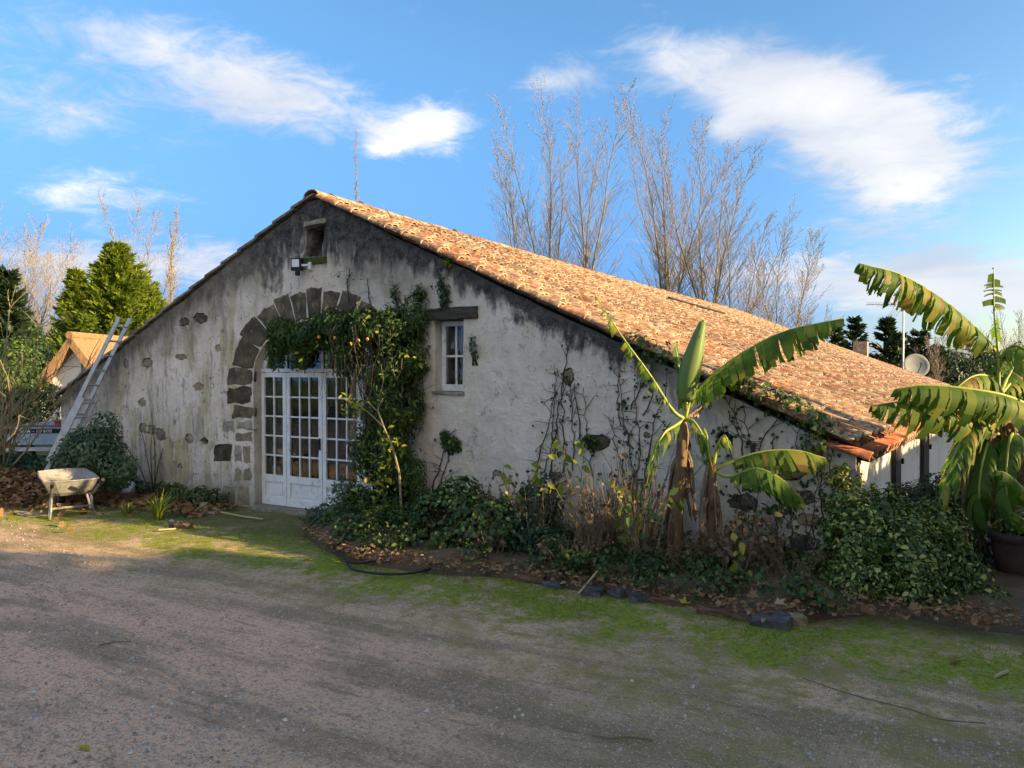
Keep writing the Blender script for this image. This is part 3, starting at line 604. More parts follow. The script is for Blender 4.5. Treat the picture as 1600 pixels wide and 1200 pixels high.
hd = MB().box((-0.04, YD-.04, 0.95), (.025, .02, .16)).bar((-0.04, YD-.06, .98), (-0.14, YD-.06, .98), .016, .016); build('handle', hd, M['black'], d1)
ff = MB().box((0, YD, 1.985), (2.38, .07, .05)); build('door_transom', ff, M['paint'], barn)
# fanlight above, under the arch
fan = thing('fanlight', 'x', 'x', (0, YD, 2.01)); del fan['label']; del fan['category']; fan.parent = barn
fm = MB(); ring = [arc(1.19, .77, t) for t in np.linspace(9, 171, 30)]; ri = [arc(1.12, .70, t) for t in np.linspace(9, 171, 30)]
vs = [(x, YD-.03, z) for x, z in ring] + [(x, YD-.03, z) for x, z in ri] + [(x, YD+.03, z) for x, z in ring] + [(x, YD+.03, z) for x, z in ri]
fs = []
for i in range(29): fs += [(i, i+1, 31+i, 30+i), (30+i, 31+i, 91+i, 90+i), (60+i, 90+i, 91+i, 61+i), (0+i, 60+i, 61+i, i+1)]
fm.add(vs, fs); build('frame', fm, M['paint'], fan)
for x in (-.7, -.35, 0, .35, .7):
    zt = 1.9+.72*math.sqrt(1-(x/1.13)**2); build('muntin', MB().box((x, YD, (2.01+zt)/2), (.035, .04, zt-2.01)), M['paint'], fan)
edges = [-1.1, -.7, -.35, 0, .35, .7, 1.1]
for a, b_ in zip(edges[:-1], edges[1:]):
    top = [(x, 1.9+.715*math.sqrt(max(0, 1-(x/1.13)**2))) for x in np.linspace(b_-.018, a+.018, 5)]
    build('pane', MB().prism([(a+.018, 2.012), (b_-.018, 2.012)] + top, YD, YD+.004), M['glass'], fan)
# door sill
build('door_sill', MB().box((0, 0.12, -0.03), (2.38, 0.5, 0.085)), M['stone3'], barn)
# curtains behind the left side light, dim room behind
cv = MB(); n = 40; vs = []
for k in range(n+1):
    x = -1.18+.50*k/n; y = .212+.012*math.sin(k*1.35)+.006*math.sin(k*.6); vs += [(x, y, .10), (x, y, 1.95)]
cv.add(vs, [(2*k, 2*k+2, 2*k+3, 2*k+1) for k in range(n)]); o = build('curtain', cv, M['curtain'], barn, smooth=True); o['label'] = 'pale grey curtain behind the left side light'
build('room_floor', MB().box((0.2, 6, -0.03), (12.3, 11, 0.06)), M['interior'], barn)
build('room_partition', MB().box((0.0, 5.0, 1.2), (5.0, 0.1, 2.4)), M['interior'], barn)

# side walls and far wall (the right one runs outwards a little)
def eave_x(Y): return float(np.interp(Y, [-1, 0, 4, 10, 24, 30], [6.74, 6.80, 7.14, 7.92, 8.35, 8.5]))
def eave_z(Y): return float(np.interp(Y, [0, 10, 24], [1.31, 1.26, 1.10]))
swl = MB(); Ys = [0.002, 2, 4, 7, 10, 17, 24]
vo = [(eave_x(y)-.09, y, z) for y in Ys for z in (-.1, eave_z(y)-.10)]; vi = [(eave_x(y)-.5, max(y, .5), z) for y in Ys for z in (-.1, eave_z(y)-.10)]
n = len(Ys); fs = [(2*i, 2*i+2, 2*i+3, 2*i+1) for i in range(n-1)]; swl.add(vo, fs); swl.add(vi, [tuple(reversed(f)) for f in fs])
swl.add([vo[1], vo[0], vi[0], vi[1]], [(0, 1, 2, 3)])
swo = build('side_wall', swl, M['whitewall'], barn); swo['label'] = 'whitewashed long side wall under the eave'
build('rear_wall', MB().prism([(-6, -.1), (8.2, -.1), (8.2, 1.0), (0, 4.2), (-6, 1.4)], 23.6, 23.9), M['render'], barn)
build('left_wall', MB().box((-5.8, 12.2, .7), (.45, 23.2, 1.7)), M['render'], barn)
def on_side(Y, out=0.0): return (eave_x(Y)-.09+out, Y)
for Y, zt in ((3.3, 1.0), (5.6, 1.02)):
    sh = thing('shutter', 'x', 'x', (on_side(Y)[0], Y, .1)); del sh['label']; del sh['category']; sh.parent = barn
    x0, _ = on_side(Y-.22, .035); x1, _ = on_side(Y+.22, .035)
    build('shutter_board', MB().bar((x0, Y-.22, .53), (x1, Y+.22, .53), .05, .94), M['shutter'], sh)
    xh, _ = on_side(Y+.30, .05); build('hinge', MB().box((xh, Y+.30, .78), (.06, .12, .07)), M['black'], sh)

# ---- roof
def fan(Y): t_ = min(1, max(0, Y/5)); return 1.0*t_*t_*(3-2*t_)
def roof_pt(Y, s, side=1):          # s: 0 at the eave, 1 at the ridge; the runs turn square to the flaring eave
    if side > 0: xe, ze = eave_x(Y), eave_z(Y)
    else: xe, ze = -6.05, ZR-0.466*6.05
    sag = -0.05*math.sin(math.pi*s)*(0.6+0.4*math.sin(Y*.35)) * min(1, max(0, Y/3))
    rz = ZR + 0.03 - 0.05*math.sin(math.pi*min(1, max(0, Y)/L_B))
    return np.array([xe*(1-s), Y + (fan(Y)*s if side > 0 else 0), ze*(1-s) + rz*s + sag])
dk = MB()
for side in (1, -1):
    Ysd = np.linspace(0.02, L_B, 40); ss_ = np.linspace(0, 1, 6); vs = [roof_pt(y, s_, side) + np.array([0, 0, -.045]) for y in Ysd for s_ in ss_]
    dk.add(vs, [(i*6+j, (i+1)*6+j, (i+1)*6+j+1, i*6+j+1) for i in range(39) for j in range(5)])
build('roof_deck', dk, M['chan'], barn)
PITCH_T, EXPO = 0.205, 0.305
def canal(r0, r1, Lt, th=0.018, n=6, band=0.0):
    """tapered half-round tile along +x, lower wide end at x=0; band: length of the pale weathered lip"""
    xs_ = [0.0, band, Lt] if band else [0.0, Lt]; vs, fs, ms = [], [], []; m_ = n+1
    for x in xs_:
        r = r0 + (r1-r0)*x/Lt
        for k in range(m_): a = math.pi*k/n; vs.append((x, r*math.cos(a), r*math.sin(a)*0.78))
    for x, r in ((0, r0), (Lt, r1)):
        for k in range(m_): a = math.pi*k/n; vs.append((x, (r-th)*math.cos(a), (r-th)*math.sin(a)*0.78))
    q = len(xs_)*m_; e = (len(xs_)-1)*m_
    for i in range(len(xs_)-1):
        for k in range(n): fs.append((i*m_+k, i*m_+k+1, (i+1)*m_+k+1, (i+1)*m_+k)); ms.append(1 if band and i == 0 and 0 < k < n-1 else 0)
    for k in range(n):
        fs.append((q+k+1, q+k, q+m_+k, q+m_+k+1)); ms.append(0)
        fs.append((k+1, k, q+k, q+k+1)); ms.append(1)
    fs += [(0, e, q+m_, q), (n, q+n, q+m_+n, e+n)]; ms += [0, 0]
    return np.array(vs), fs, ms
cv_, cf_, cm_ = canal(0.092, 0.070, 0.39, 0.016, 8, 0.028)
tile_me = bpy.data.meshes.new('tile'); tile_me.from_pydata(cv_.tolist(), [], cf_); tile_me.polygons.foreach_set('material_index', cm_); tile_me.materials.append(M['tile']); tile_me.materials.append(M['rim'])
tile_me.polygons.foreach_set('use_smooth', [m_ == 0 for m_ in cm_]); tile_me.update()
rg = random.Random(3); tl = []
def frame_at(Y, s, side, jit=1.0):
    p = roof_pt(Y, s, side); q = roof_pt(Y, s+.05, side); t_ = unit(q-p)
    yv = np.array([0, 1., 0]); yv = unit(yv - t_*yv.dot(t_)); nz = np.cross(t_, yv)
    if nz[2] < 0: nz = -nz
    a = rg.uniform(-.05, .05)*jit; b_ = (-.040 + rg.uniform(-.03, .025))*jit; r = rg.uniform(-.1, .1)*jit
    t2 = unit(t_ + yv*a + nz*b_); y2 = unit(yv + nz*r - t2*(yv+nz*r).dot(t2)); n2 = np.cross(t2, y2)
    if n2[2] < 0: y2 = -y2; n2 = -n2
    return p, np.stack([t2, y2, n2], 1)
for side in (1, -1):
    nrun = int(L_B/PITCH_T)
    for i in range(nrun+1):
        Y = (-0.03 if side > 0 else .30) + i*PITCH_T
        if Y > L_B - .9: break
        slen = np.linalg.norm(roof_pt(Y, 1, side) - roof_pt(Y, 0, side)); nc = int(slen/EXPO)
        off_ = rg.uniform(-.25, .25)
        for c_ in range(nc+1):
            s_ = (c_+ (off_ if c_ else 0) + rg.uniform(-.07, .07))*EXPO/slen - (0.04/slen)
            if s_ > 1-.30/slen: continue
            p, Mx = frame_at(Y + rg.uniform(-.012, .012), s_, side)
            p = p + Mx[:, 2]*0.022
            dist = np.linalg.norm(p-CAM)
            tl.append((dist + (100 if side < 0 else 0), p, Mx, rg.random(), Y, side))
tl.sort(key=lambda q: q[0])
NT_SINGLE = 300
for dist, p, Mx, r_, Y, side in tl[:NT_SINGLE]:
    o = bpy.data.objects.new('tile', tile_me); COL.objects.link(o); o.parent = barn
    o.matrix_local = Matrix([[*Mx[0], p[0]], [*Mx[1], p[1]], [*Mx[2], p[2]], [0, 0, 0, 1]])
def merged_tiles(name, items, verts, faces, ms, mats, parent):
    nv = len(verts); V = np.concatenate([verts @ Mx.T + p for p, Mx, r_ in items]); Fq = np.array(faces)
    Fa = (Fq[None] + (np.arange(len(items))*nv)[:, None, None]).reshape(-1, 4)
    o = build(name, (V, Fa), mats, parent, rnd=np.repeat([r_ for _, _, r_ in items], len(faces)))
    o.data.polygons.foreach_set('material_index', np.tile(ms, len(items))); o.data.polygons.foreach_set('use_smooth', np.tile(np.array(ms) == 0, len(items))); o['kind'] = 'stuff'; return o
merged_tiles('roof_tiles', [(p, Mx, r_) for _, p, Mx, r_, _, _ in tl[NT_SINGLE:]], cv_, cf_, cm_, [M['tile'], M['rim']], barn)
# channel tiles between the runs
hv, hf, hm = canal(0.075, 0.092, 0.39, n=4); hv = hv.copy(); hv[:, 2] *= -0.7
its = []
for side in (1,):
    for i in range(nrun):
        Y = -0.03 + (i+.5)*PITCH_T
        if Y > L_B - .9: break
        slen = np.linalg.norm(roof_pt(Y, 1, side) - roof_pt(Y, 0, side))
        for c_ in range(int(slen/EXPO)+1):
            s_ = (c_*EXPO - .08)/slen
            if s_ > 1-.40/slen: continue
            p, Mx = frame_at(Y, s_, side, .4); its.append((p + Mx[:, 2]*0.015, Mx, rg.random()))
merged_tiles('channel_tiles', its, hv, hf, hm, [M['chan'], M['rim']], barn)
# ridge tiles
rv, rf, rm = canal(0.15, 0.135, 0.46, .018, 8)
ridge_me = bpy.data.meshes.new('ridge_tile'); ridge_me.from_pydata(rv.tolist(), [], rf); ridge_me.polygons.foreach_set('material_index', rm); ridge_me.materials.append(M['tile']); ridge_me.materials.append(M['rim'])
Y = -0.06
while Y < L_B-.2:
    z = roof_pt(max(Y, 0), 1)[2] - .045
    o = bpy.data.objects.new('ridge_tile', ridge_me); COL.objects.link(o); o.parent = barn
    o.matrix_local = Matrix.Translation((rg.uniform(-.012, .012), Y, z)) @ Matrix.Rotation(math.pi/2+rg.uniform(-.03, .03), 4, 'Z') @ Matrix.Rotation(rg.uniform(-.04, .02), 4, 'Y')
    Y += .385
# lower course of newer red tiles along the eave, on a board
red_me = bpy.data.meshes.new('eave_tile'); ev, ef, em = canal(0.098, 0.084, 0.40, .02); red_me.from_pydata(ev.tolist(), [], ef); red_me.polygons.foreach_set('material_index', em); red_me.materials.append(M['redtile']); red_me.materials.append(M['redrim'])
red_me.polygons.foreach_set('use_smooth', [m_ == 0 for m_ in em]); red_me.update()
eb = MB(); Ys = np.linspace(0.03, 23.9, 50)
for y0, y1 in zip(Ys[:-1], Ys[1:]):
    vs = []
    for y in (y0, y1):
        for xx, zz in ((.17, -.155), (-.2, -.06), (-.2, -.10), (.17, -.185)): vs.append((eave_x(y)+xx, y, eave_z(y)+zz))
    eb.add(vs, [(0, 4, 5, 1), (3, 2, 6, 7), (0, 3, 7, 4), (1, 5, 6, 2)])
build('eave_board', eb, M['brick'], barn)
Y = -0.02; k = 0; rest = []
while Y < 23.9:
    p = np.array([eave_x(Y)+.19, Y, eave_z(Y)-.15]); an_ = math.atan(eave_x(Y+.4)-eave_x(Y-.4))/.8 if False else math.atan((eave_x(Y+.4)-eave_x(Y-.4))/.8); t_ = unit(np.array([-math.cos(an_), math.sin(an_), .28])); yv = np.array([math.sin(an_), math.cos(an_), 0]); n2 = np.cross(t_, yv); n2 = n2 if n2[2] > 0 else -n2
    Mx = np.stack([t_, yv, n2], 1)
    if k < 60:
        o = bpy.data.objects.new('eave_tile', red_me); COL.objects.link(o); o.parent = barn
        o.matrix_local = Matrix([[*Mx[0], p[0]], [*Mx[1], p[1]], [*Mx[2], p[2]], [0, 0, 0, 1]])
    else: rest.append((p, Mx, rg.random()))
    k += 1; Y += .205 + rg.uniform(-.008, .008)
merged_tiles('eave_tiles', rest, ev, ef, em, [M['redtile'], M['redrim']], barn)
# left verge: flat flags seen edge-on, stepping up to the apex
for i in range(17):
    xa = -6.15 + i*.36; za = ZR - .466*abs(xa); zb_ = ZR-.466*abs(xa+.40)
    vb = MB(); vs = []
    for y in (-.05, .35):
        vs += [(xa, y, za+.045), (xa+.42, y, zb_+.03), (xa+.42, y, zb_+.058), (xa, y, za+.085)]
    vb.add(vs, [(0, 1, 2, 3), (7, 6, 5, 4), (0, 4, 5, 1), (3, 2, 6, 7), (0, 3, 7, 4), (1, 5, 6, 2)]); build('verge_tile', vb, M['stone3'], barn)
# chimney stub at the far end
zc_ = float(at(1345, 534, (np.array([4.62, 24.35, 0])-CAM).dot(FWD))[2]); ch = MB().box((4.62, 24.35, zc_/2), (.50, .5, zc_)); build('chimney', ch, M['stone3'], barn)

# ------------------------------------------------------------------ bare trees
def branch_path(p, d, L, n, rg, curl=0.15, up=0.0):
    pts = [Vector(p)]; d = Vector(d).normalized()
    for k in range(n):
        d = (d + Vector((rg.gauss(0, curl), rg.gauss(0, curl), rg.gauss(0, curl*.5) + up))).normalized()
        pts.append(pts[-1] + d*L/n)
    return pts
def side_dir(d, ang, rg, az=None):
    d = Vector(d).normalized(); x = d.cross(Vector((.3, .5, .81))).normalized(); y = d.cross(x); a = rg.uniform(0, 2*math.pi) if az is None else az
    return (d*math.cos(ang) + (x*math.cos(a) + y*math.sin(a))*math.sin(ang)).normalized()
def bare_tree(name, label, base, h, seed, lean=(0, 0), leaders=3, spread=0.16, lats=26, twigs=12, latlen=0.26, latang=0.55, r0=None, group=None, low=0.16, budn=2, cat='tree', thick=1.0, barkm='bark', budsize=0.065):
    rg = random.Random(seed); tr = MB(); cr = MB(); buds = []
    t_ = thing(name, label, cat, base, group)
    r0 = r0 or h*0.0082; B = Vector([float(c) for c in base])
    main = Vector((lean[0], lean[1], 1)).normalized()
    z0 = h*low*rg.uniform(.7, 1.2)
    trunk = branch_path(B, main, z0, 3, rg, .03); tr.tube(trunk, [r0*1.25, r0*1.1, r0, r0*.95], 7)
    for li in range(leaders):
        d = side_dir(main, spread*(rg.uniform(.4, 1.2) if leaders > 1 else .05), rg, 2*math.pi*li/leaders + rg.uniform(-.5, .5))
        L = (h-z0)*(rg.uniform(.78, .96) if li else .96); nseg = 9
        path = branch_path(trunk[-1], d, L, nseg, rg, .06, .03)
        rr = [max(.010, r0*.62*(1-k/nseg)**1.5 + .006) for k in range(nseg+1)]
        tr.tube(path, rr, 6)
        for q in range(int(lats*2.0)):
            f = .08 + .90*(q+rg.random())/int(lats*2.0); k = min(nseg-1, int(f*nseg)); pp = path[k].lerp(path[k+1], f*nseg-k)
            dd = (path[k+1]-path[k]).normalized(); ll = h*latlen*(1-f*.80)*rg.uniform(.45, 1.15)
            sd_ = side_dir(dd, latang*rg.uniform(.7, 1.3), rg)
            lp = branch_path(pp, sd_, ll, 5, rg, .10, .075); r1 = max(.0095, rr[k]*.30)*thick
            cr.tube(lp, [r1, r1*.8, r1*.6, r1*.45, r1*.35, .005*thick], 4, cap=False)
            for w_ in range(twigs):
                g_ = .2+.8*(w_+rg.random())/twigs; kk = min(4, int(g_*5)); tp_ = lp[kk].lerp(lp[kk+1], g_*5-kk)
                td = side_dir((lp[kk+1]-lp[kk]), rg.uniform(.45, .8), rg); tl_ = ll*rg.uniform(.12, .34)*(1.15-g_*.6)
                tw = branch_path(tp_, td, tl_, 2, rg, .12, .16)
                cr.tube(tw, [.0074*thick, .0060*thick, .0048*thick], 3, cap=False)
                for b_ in range(budn):
                    buds.append((tw[-1].lerp(tw[1], rg.random()*.7), (tw[-1]-tw[1]).normalized()))
    build('trunk', tr, M[barkm], t_, smooth=True)
    c_ = build('crown', cr, M['twig'], t_)
    if buds:
        P = np.array([b_[0] for b_ in buds]); D = np.array([b_[1] for b_ in buds]); rn = np.random.default_rng(seed)
        v, f = leaves(P, D + rn.normal(size=P.shape)*.25, rn.normal(size=P.shape), budsize*(.5+rn.random(len(P))), budsize*.24)
        build('buds', (v, f), M['bud'], c_)
    return t_
PG = 'bare poplars behind the roof'
for i, (px, d, ty, lx, kw, lab) in enumerate([
    (562, 60, 210, 0.00, dict(leaders=1, spread=.02, latang=.22, latlen=.10, lats=44, twigs=6, low=.3, thick=1.6), 'single thin columnar poplar standing alone above the ridge near the apex'),
    (826, 46, 188, -.10, dict(leaders=3, spread=.22, lats=24), 'leaning bare poplar, leftmost of the clump above the roof'),
    (858, 48, 150, .02, dict(leaders=4, spread=.13, lats=30), 'bare poplar with several upright pale stems, second in the clump'),
    (914, 46, 138, .03, dict(leaders=3, spread=.11, lats=30), 'tallest bare poplar, its pointed top leaning right, third in the clump'),
    (1034, 47, 158, .03, dict(leaders=3, spread=.12, lats=28), 'bare poplar just right of the gap in the row, slender top'),
    (1062, 50, 172, -.04, dict(leaders=3, spread=.2, lats=28), 'bare poplar in the middle of the right-hand poplar clump'),
    (1100, 46, 166, .06, dict(leaders=4, spread=.2, lats=28, thick=1.15), 'broad forked bare poplar below the little white cloud'),
    (1140, 44, 300, .14, dict(leaders=3, spread=.28, lats=24, latlen=.36), 'lower bare poplar with spreading side branches, right of the forked one'),
    (1218, 43, 352, .08, dict(leaders=4, spread=.26, lats=22, latlen=.34), 'smallest bare poplar at the right end of the row')]):
    b_ = at(px, 577, d); top = at(px, ty, d)[2]*1.05
    bare_tree('poplar_tree', lab, (b_[0], b_[1], 0), top, 100+i, (RT[0]*lx, RT[1]*lx), group=PG, **kw)
# brushwood filling under the poplars
for i, (px, ty, d) in enumerate([(1012, 435, 41), (1180, 430, 40), (890, 385, 44), (1262, 465, 42)]):
    b_ = at(px, 577, d)
    bare_tree('bare_thicket_tree', ['low twiggy tree in the gap between the two poplar clumps', 'low twiggy tree rising behind the roof under the poplar row end', 'low twiggy tree between the left poplars just above the roof', 'thin low twiggy tree right of the smallest poplar'][i], (b_[0], b_[1], 0), at(px, ty, d)[2], 140+i, leaders=6, spread=.5, lats=12, twigs=6, latlen=.4, low=.08, group='low twiggy trees')
LG = 'bare trees at the left'
for i, (px, ty, d, kw, lab) in enumerate([
    (25, 298, 36, dict(leaders=4, spread=.42, lats=20, latlen=.42, latang=.7), 'wide spreading bare tree at the left edge above the dark conifer'),
    (85, 352, 42, dict(leaders=5, spread=.5, lats=16, latlen=.42), 'low bushy bare tree between the left edge and the bright conifer'),
    (228, 290, 46, dict(leaders=4, spread=.2, lats=24), 'bare forked tree rising right behind the bright conifer'),
    (262, 300, 48, dict(leaders=2, spread=.06, latang=.32, latlen=.14, lats=28, thick=1.5), 'slim upright bare poplar beside the left roof slope')]):
    b_ = at(px, 577, d); bare_tree('bare_tree', lab, (b_[0], b_[1], 0), at(px, ty, d)[2], 160+i, group=LG, **kw)
for i, (px, ty, d, lab) in enumerate([(1484, 488, 42, 'tall thin bare tree right of the satellite dish'), (1528, 500, 45, 'bare tree between the dish and the right banana stem'), (1462, 520, 38, 'small bare tree just right of the antenna mast'), (1590, 470, 45, 'bare tree at the right edge behind the banana leaves')]):
    b_ = at(px, 577, d); bare_tree('bare_tree', lab, (b_[0], b_[1], 0), at(px, ty, d)[2], 180+i, leaders=5, spread=.35, lats=14, twigs=5, latlen=.35, group='bare trees at the right')

# ------------------------------------------------------------------ conifers and evergreen masses
def conifer(name, label, base, h, rad, mat, seed, n=7000, size=.35, group=None, power=.75, core=True, cat='tree', asp=.26, skirts=9):
    rg = np.random.default_rng(seed); t_ = thing(name, label, cat, base, group); B = np.array(base, float)
    build('trunk', MB().tube([B, B+[0, 0, h*.5], B+[0, 0, h*.97]], [h*.02, h*.013, .01], 7), M['darkbark'], t_)
    # boughs: each a rising plume of flat sprigs
    nb_ = 330 if n > 7500 else (150 if n > 3000 else 60); per = n//nb_; parts = []
    for k in range(nb_):
        f = rg.random()**.8; z = h*(.02 + .92*f); a = rg.random()*2*math.pi
        rr = (rad*(1-f)**power*(.55+.65*rg.random()) + rad*.06)
        dirv = np.array([math.cos(a), math.sin(a), .35+.7*rg.random()]); dirv /= np.linalg.norm(dirv)
        tt = rg.random(per)**.55; side = np.array([-math.sin(a), math.cos(a), 0])
        P = B + np.array([0, 0, z]) + dirv*(rr*tt)[:, None] + side*(rg.normal(size=per)*rr*.13*(1.2-tt))[:, None] + np.array([0, 0, 1])*(rg.normal(size=per)*rr*.06)[:, None]
        D = dirv*1.3 + side*rg.normal(size=(per, 1))*.6 + rg.normal(size=(per, 3))*.3; N = np.array([0, 0, .6]) + rg.normal(size=(per, 3))*.8
        L = size*(.5+.8*rg.random(per)); v, fc = leaves(P, D, N, L, L*asp, droop=.05)
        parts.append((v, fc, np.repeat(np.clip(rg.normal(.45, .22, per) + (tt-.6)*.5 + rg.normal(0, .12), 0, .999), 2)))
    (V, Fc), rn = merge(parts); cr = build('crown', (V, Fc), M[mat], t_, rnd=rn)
    if core:
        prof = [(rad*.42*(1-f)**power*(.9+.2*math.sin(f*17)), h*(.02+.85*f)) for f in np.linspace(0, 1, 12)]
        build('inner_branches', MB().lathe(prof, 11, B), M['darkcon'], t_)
    return t_
def gpos(px, d): p = at(px, 577, d); return (p[0], p[1], 0)
def topz(px, py, d): return at(px, py, d)[2]
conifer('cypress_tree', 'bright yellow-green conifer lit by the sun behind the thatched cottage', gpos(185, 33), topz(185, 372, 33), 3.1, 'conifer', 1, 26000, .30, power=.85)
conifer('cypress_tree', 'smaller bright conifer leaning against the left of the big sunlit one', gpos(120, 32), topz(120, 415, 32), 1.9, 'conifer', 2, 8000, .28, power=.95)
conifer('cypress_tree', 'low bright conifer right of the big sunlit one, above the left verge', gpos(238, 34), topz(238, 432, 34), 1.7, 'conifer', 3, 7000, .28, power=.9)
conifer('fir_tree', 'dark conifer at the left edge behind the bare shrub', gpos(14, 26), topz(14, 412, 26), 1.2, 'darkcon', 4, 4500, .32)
RG_ = 'small conifers right of the barn roof'
for i, (px, ty, d, rad, lab) in enumerate([(1306, 508, 44, .75, 'small rounded conifer left of the chimney stub'), (1335, 494, 46, 1.3, 'little spire conifer directly behind the chimney stub'),
        (1384, 494, 40, 1.0, 'narrow dark conifer left of the antenna mast'), (1402, 515, 38, .9, 'dark conifer touching the antenna mast'), (1436, 516, 40, 1.6, 'broad dark conifer above the satellite dish'), (1462, 545, 39, 1.2, 'lower dark conifer right of the satellite dish')]):
    conifer('small_conifer', lab, gpos(px, d), topz(px, ty, d), rad, 'darkcon', 20+i, 2400, .4, RG_)
def shrub(name, label, blobs, size, mat, seed, base=None, stems=10, cat='shrub', group=None, stemmat='vine', srad=.012, kind=None, **kw):
    c0 = np.array(blobs[0][0]); base = np.array(base if base is not None else (c0[0], c0[1], 0.02)); rg = random.Random(seed)
    t_ = thing(name, label, cat, base, group)
    (V, Fc), rn = foliage(blobs, size, seed=seed, **kw)
    build('foliage', (V, Fc), M[mat], t_, rnd=rn)
    if stems:
        mb = MB()
        for k in range(stems):
            c, r, n = blobs[k % len(blobs)]; e = np.array(c) + np.array([rg.uniform(-.7, .7) for _ in range(3)])*np.array(r)
            s0 = base + np.array([rg.uniform(-.15, .15), rg.uniform(-.08, .08), 0]); md = (s0+e)/2 + np.array([rg.uniform(-.1, .1), rg.uniform(-.1, .05), rg.uniform(0, .15)])
            mb.tube([s0, md, e], [srad, srad*.75, srad*.3], 5)
        build('stem', mb, M[stemmat], t_)
    return t_
def A(px, py, d): return tuple(at(px, py, d))
shrub('evergreen_shrub', 'dark evergreen shrub filling the left edge behind bare branches', [(A(5, 600, 19), (.9, .9, .75), 3000), (A(50, 625, 19), (.65, .8, .6), 2000), (A(-10, 650, 18), (1.1, 1.0, .7), 2600), (A(20, 555, 20), (.7, .7, .5), 1300)], .11, 'climber', 31, stems=8, srad=.03, thr=.38, base=gpos(20, 19))
shrub('evergreen_shrub', 'paler green shrub left of the thatched gable', [(A(45, 550, 28), (.7, .8, .8), 1800), (A(30, 520, 28), (.8, .8, .7), 1600)], .14, 'climber', 32, stems=6, srad=.03, thr=.4, base=gpos(65, 28))
shrub('laurel_shrub', 'low dark hedge plant under the trailer at the left edge', [(A(20, 738, 13.0), (.9, .6, .30), 3600), (A(75, 738, 13.0), (.75, .5, .30), 3000), (A(-20, 735, 13.2), (.7, .5, .36), 1600)], .08, 'darkleaf', 33, stems=6, thr=.36)
shrub('bramble_bush', 'leafy bramble bush growing around the foot of the ladder', [(A(150, 705, 11.6), (.44, .42, .36), 3200), (A(128, 700, 11.8), (.30, .35, .34), 1500), (A(112, 730, 11.7), (.36, .38, .30), 1700), (A(180, 735, 11.4), (.36, .32, .30), 1300), (A(165, 665, 11.7), (.22, .25, .22), 500)], 0.05, 'grey_leaf', 34, stems=14, thr=.40, ymax=-.03, base=(-4.6, -.75, 0), aspect=.62)

for i, (px, py, d, mm, lab) in enumerate([(1490, 585, 40, 'darkcon', 'dark hedge bushes beyond the far end of the roof, right of the dish'), (1560, 580, 42, 'climber', 'green hedge bushes behind the right banana stem'), (1625, 570, 41, 'darkcon', 'dark hedge bushes at the right edge in the distance')]):
    shrub('hedge_bush', lab, [(A(px-18, py, d), (1.5, 1.2, 1.3), 1800), (A(px+18, py+8, d), (1.4, 1.2, 1.2), 1500), (A(px, py+30, d), (1.8, 1.2, 1.1), 1500)], .22, mm, 36+i, stems=5, srad=.03, thr=.38, base=gpos(px, d), group='far hedge bushes')
# bare shrub with pale branches at the left edge
sh = thing('bare_shrub', 'leafless shrub with pale tan branches arching in from the left edge', 'shrub', gpos(-25, 12.5)); mb = MB(); mt = MB(); rg = random.Random(12)
for k in range(26):
    b0 = Vector(A(rg.uniform(-60, 15), rg.uniform(715, 760), rg.uniform(12.2, 13.2))); b0.z = max(.0, b0.z-.4)
    e = Vector(A(rg.uniform(-20, 135), rg.uniform(450, 640), rg.uniform(11.8, 13.6)))
    d = (e-b0); L = d.length; path = branch_path(b0, d + Vector((0, 0, .25*L)), L*1.05, 8, rg, .10, -.035)
    r = rg.uniform(.011, .024); mb.tube(path, [r*(1-.8*q/8) for q in range(9)], 5)
    for q in range(8):
        kk = rg.randint(2, 7); td = side_dir(path[kk+1 if kk < 8 else 8]-path[kk], rg.uniform(.4, .9), rg); tw = branch_path(path[kk], td, rg.uniform(.25, .7), 4, rg, .15, .02)
        mt.tube(tw, [.007, .006, .005, .004, .002], 4, cap=False)
build('branch', mb, M['tan'], sh); build('twigs', mt, M['tan'], sh)

# ------------------------------------------------------------------ thatched cottage
D_C = 26.0; ax = np.array(A(112, 526, D_C)); cr_ = RT*.95 + _fw*.3; cr_ = unit(cr_); cdp = np.array([-cr_[1], cr_[0], 0])   # gable direction, depth direction
# the ridge runs to the right and back; the gable faces the viewer
rdg = unit(np.array([-.42, .91, 0])); gdir = np.array([rdg[1], -rdg[0], 0])      # along ridge / across gable (towards viewer-right)
gd2 = -gdir
cot = thing('thatched_cottage', 'small white cottage with golden thatched roof behind the ladder', 'cottage', (ax[0], ax[1], 0))
def cpt(a, u, z): return np.array([ax[0], ax[1], 0]) + rdg*a + gdir*u + np.array([0, 0, z])
hw, ze_, zr_ = 2.3, .95, ax[2]
def cprism(poly, a0, a1):
    mb = MB(); n = len(poly); vs = [cpt(a0, u, z) for u, z in poly] + [cpt(a1, u, z) for u, z in poly]
    return mb.add(vs, [tuple(range(n)), tuple(range(2*n-1, n-1, -1))] + [(i, i+n, (i+1) % n+n, (i+1) % n) for i in range(n)])
build('wall', cprism([(-hw, 0), (hw*.55, 0), (hw*.55, ze_+.55), (0, zr_-.14), (-hw, ze_)], .25, 6.0), M['whitewall'], cot)
th = MB(); ny = 12
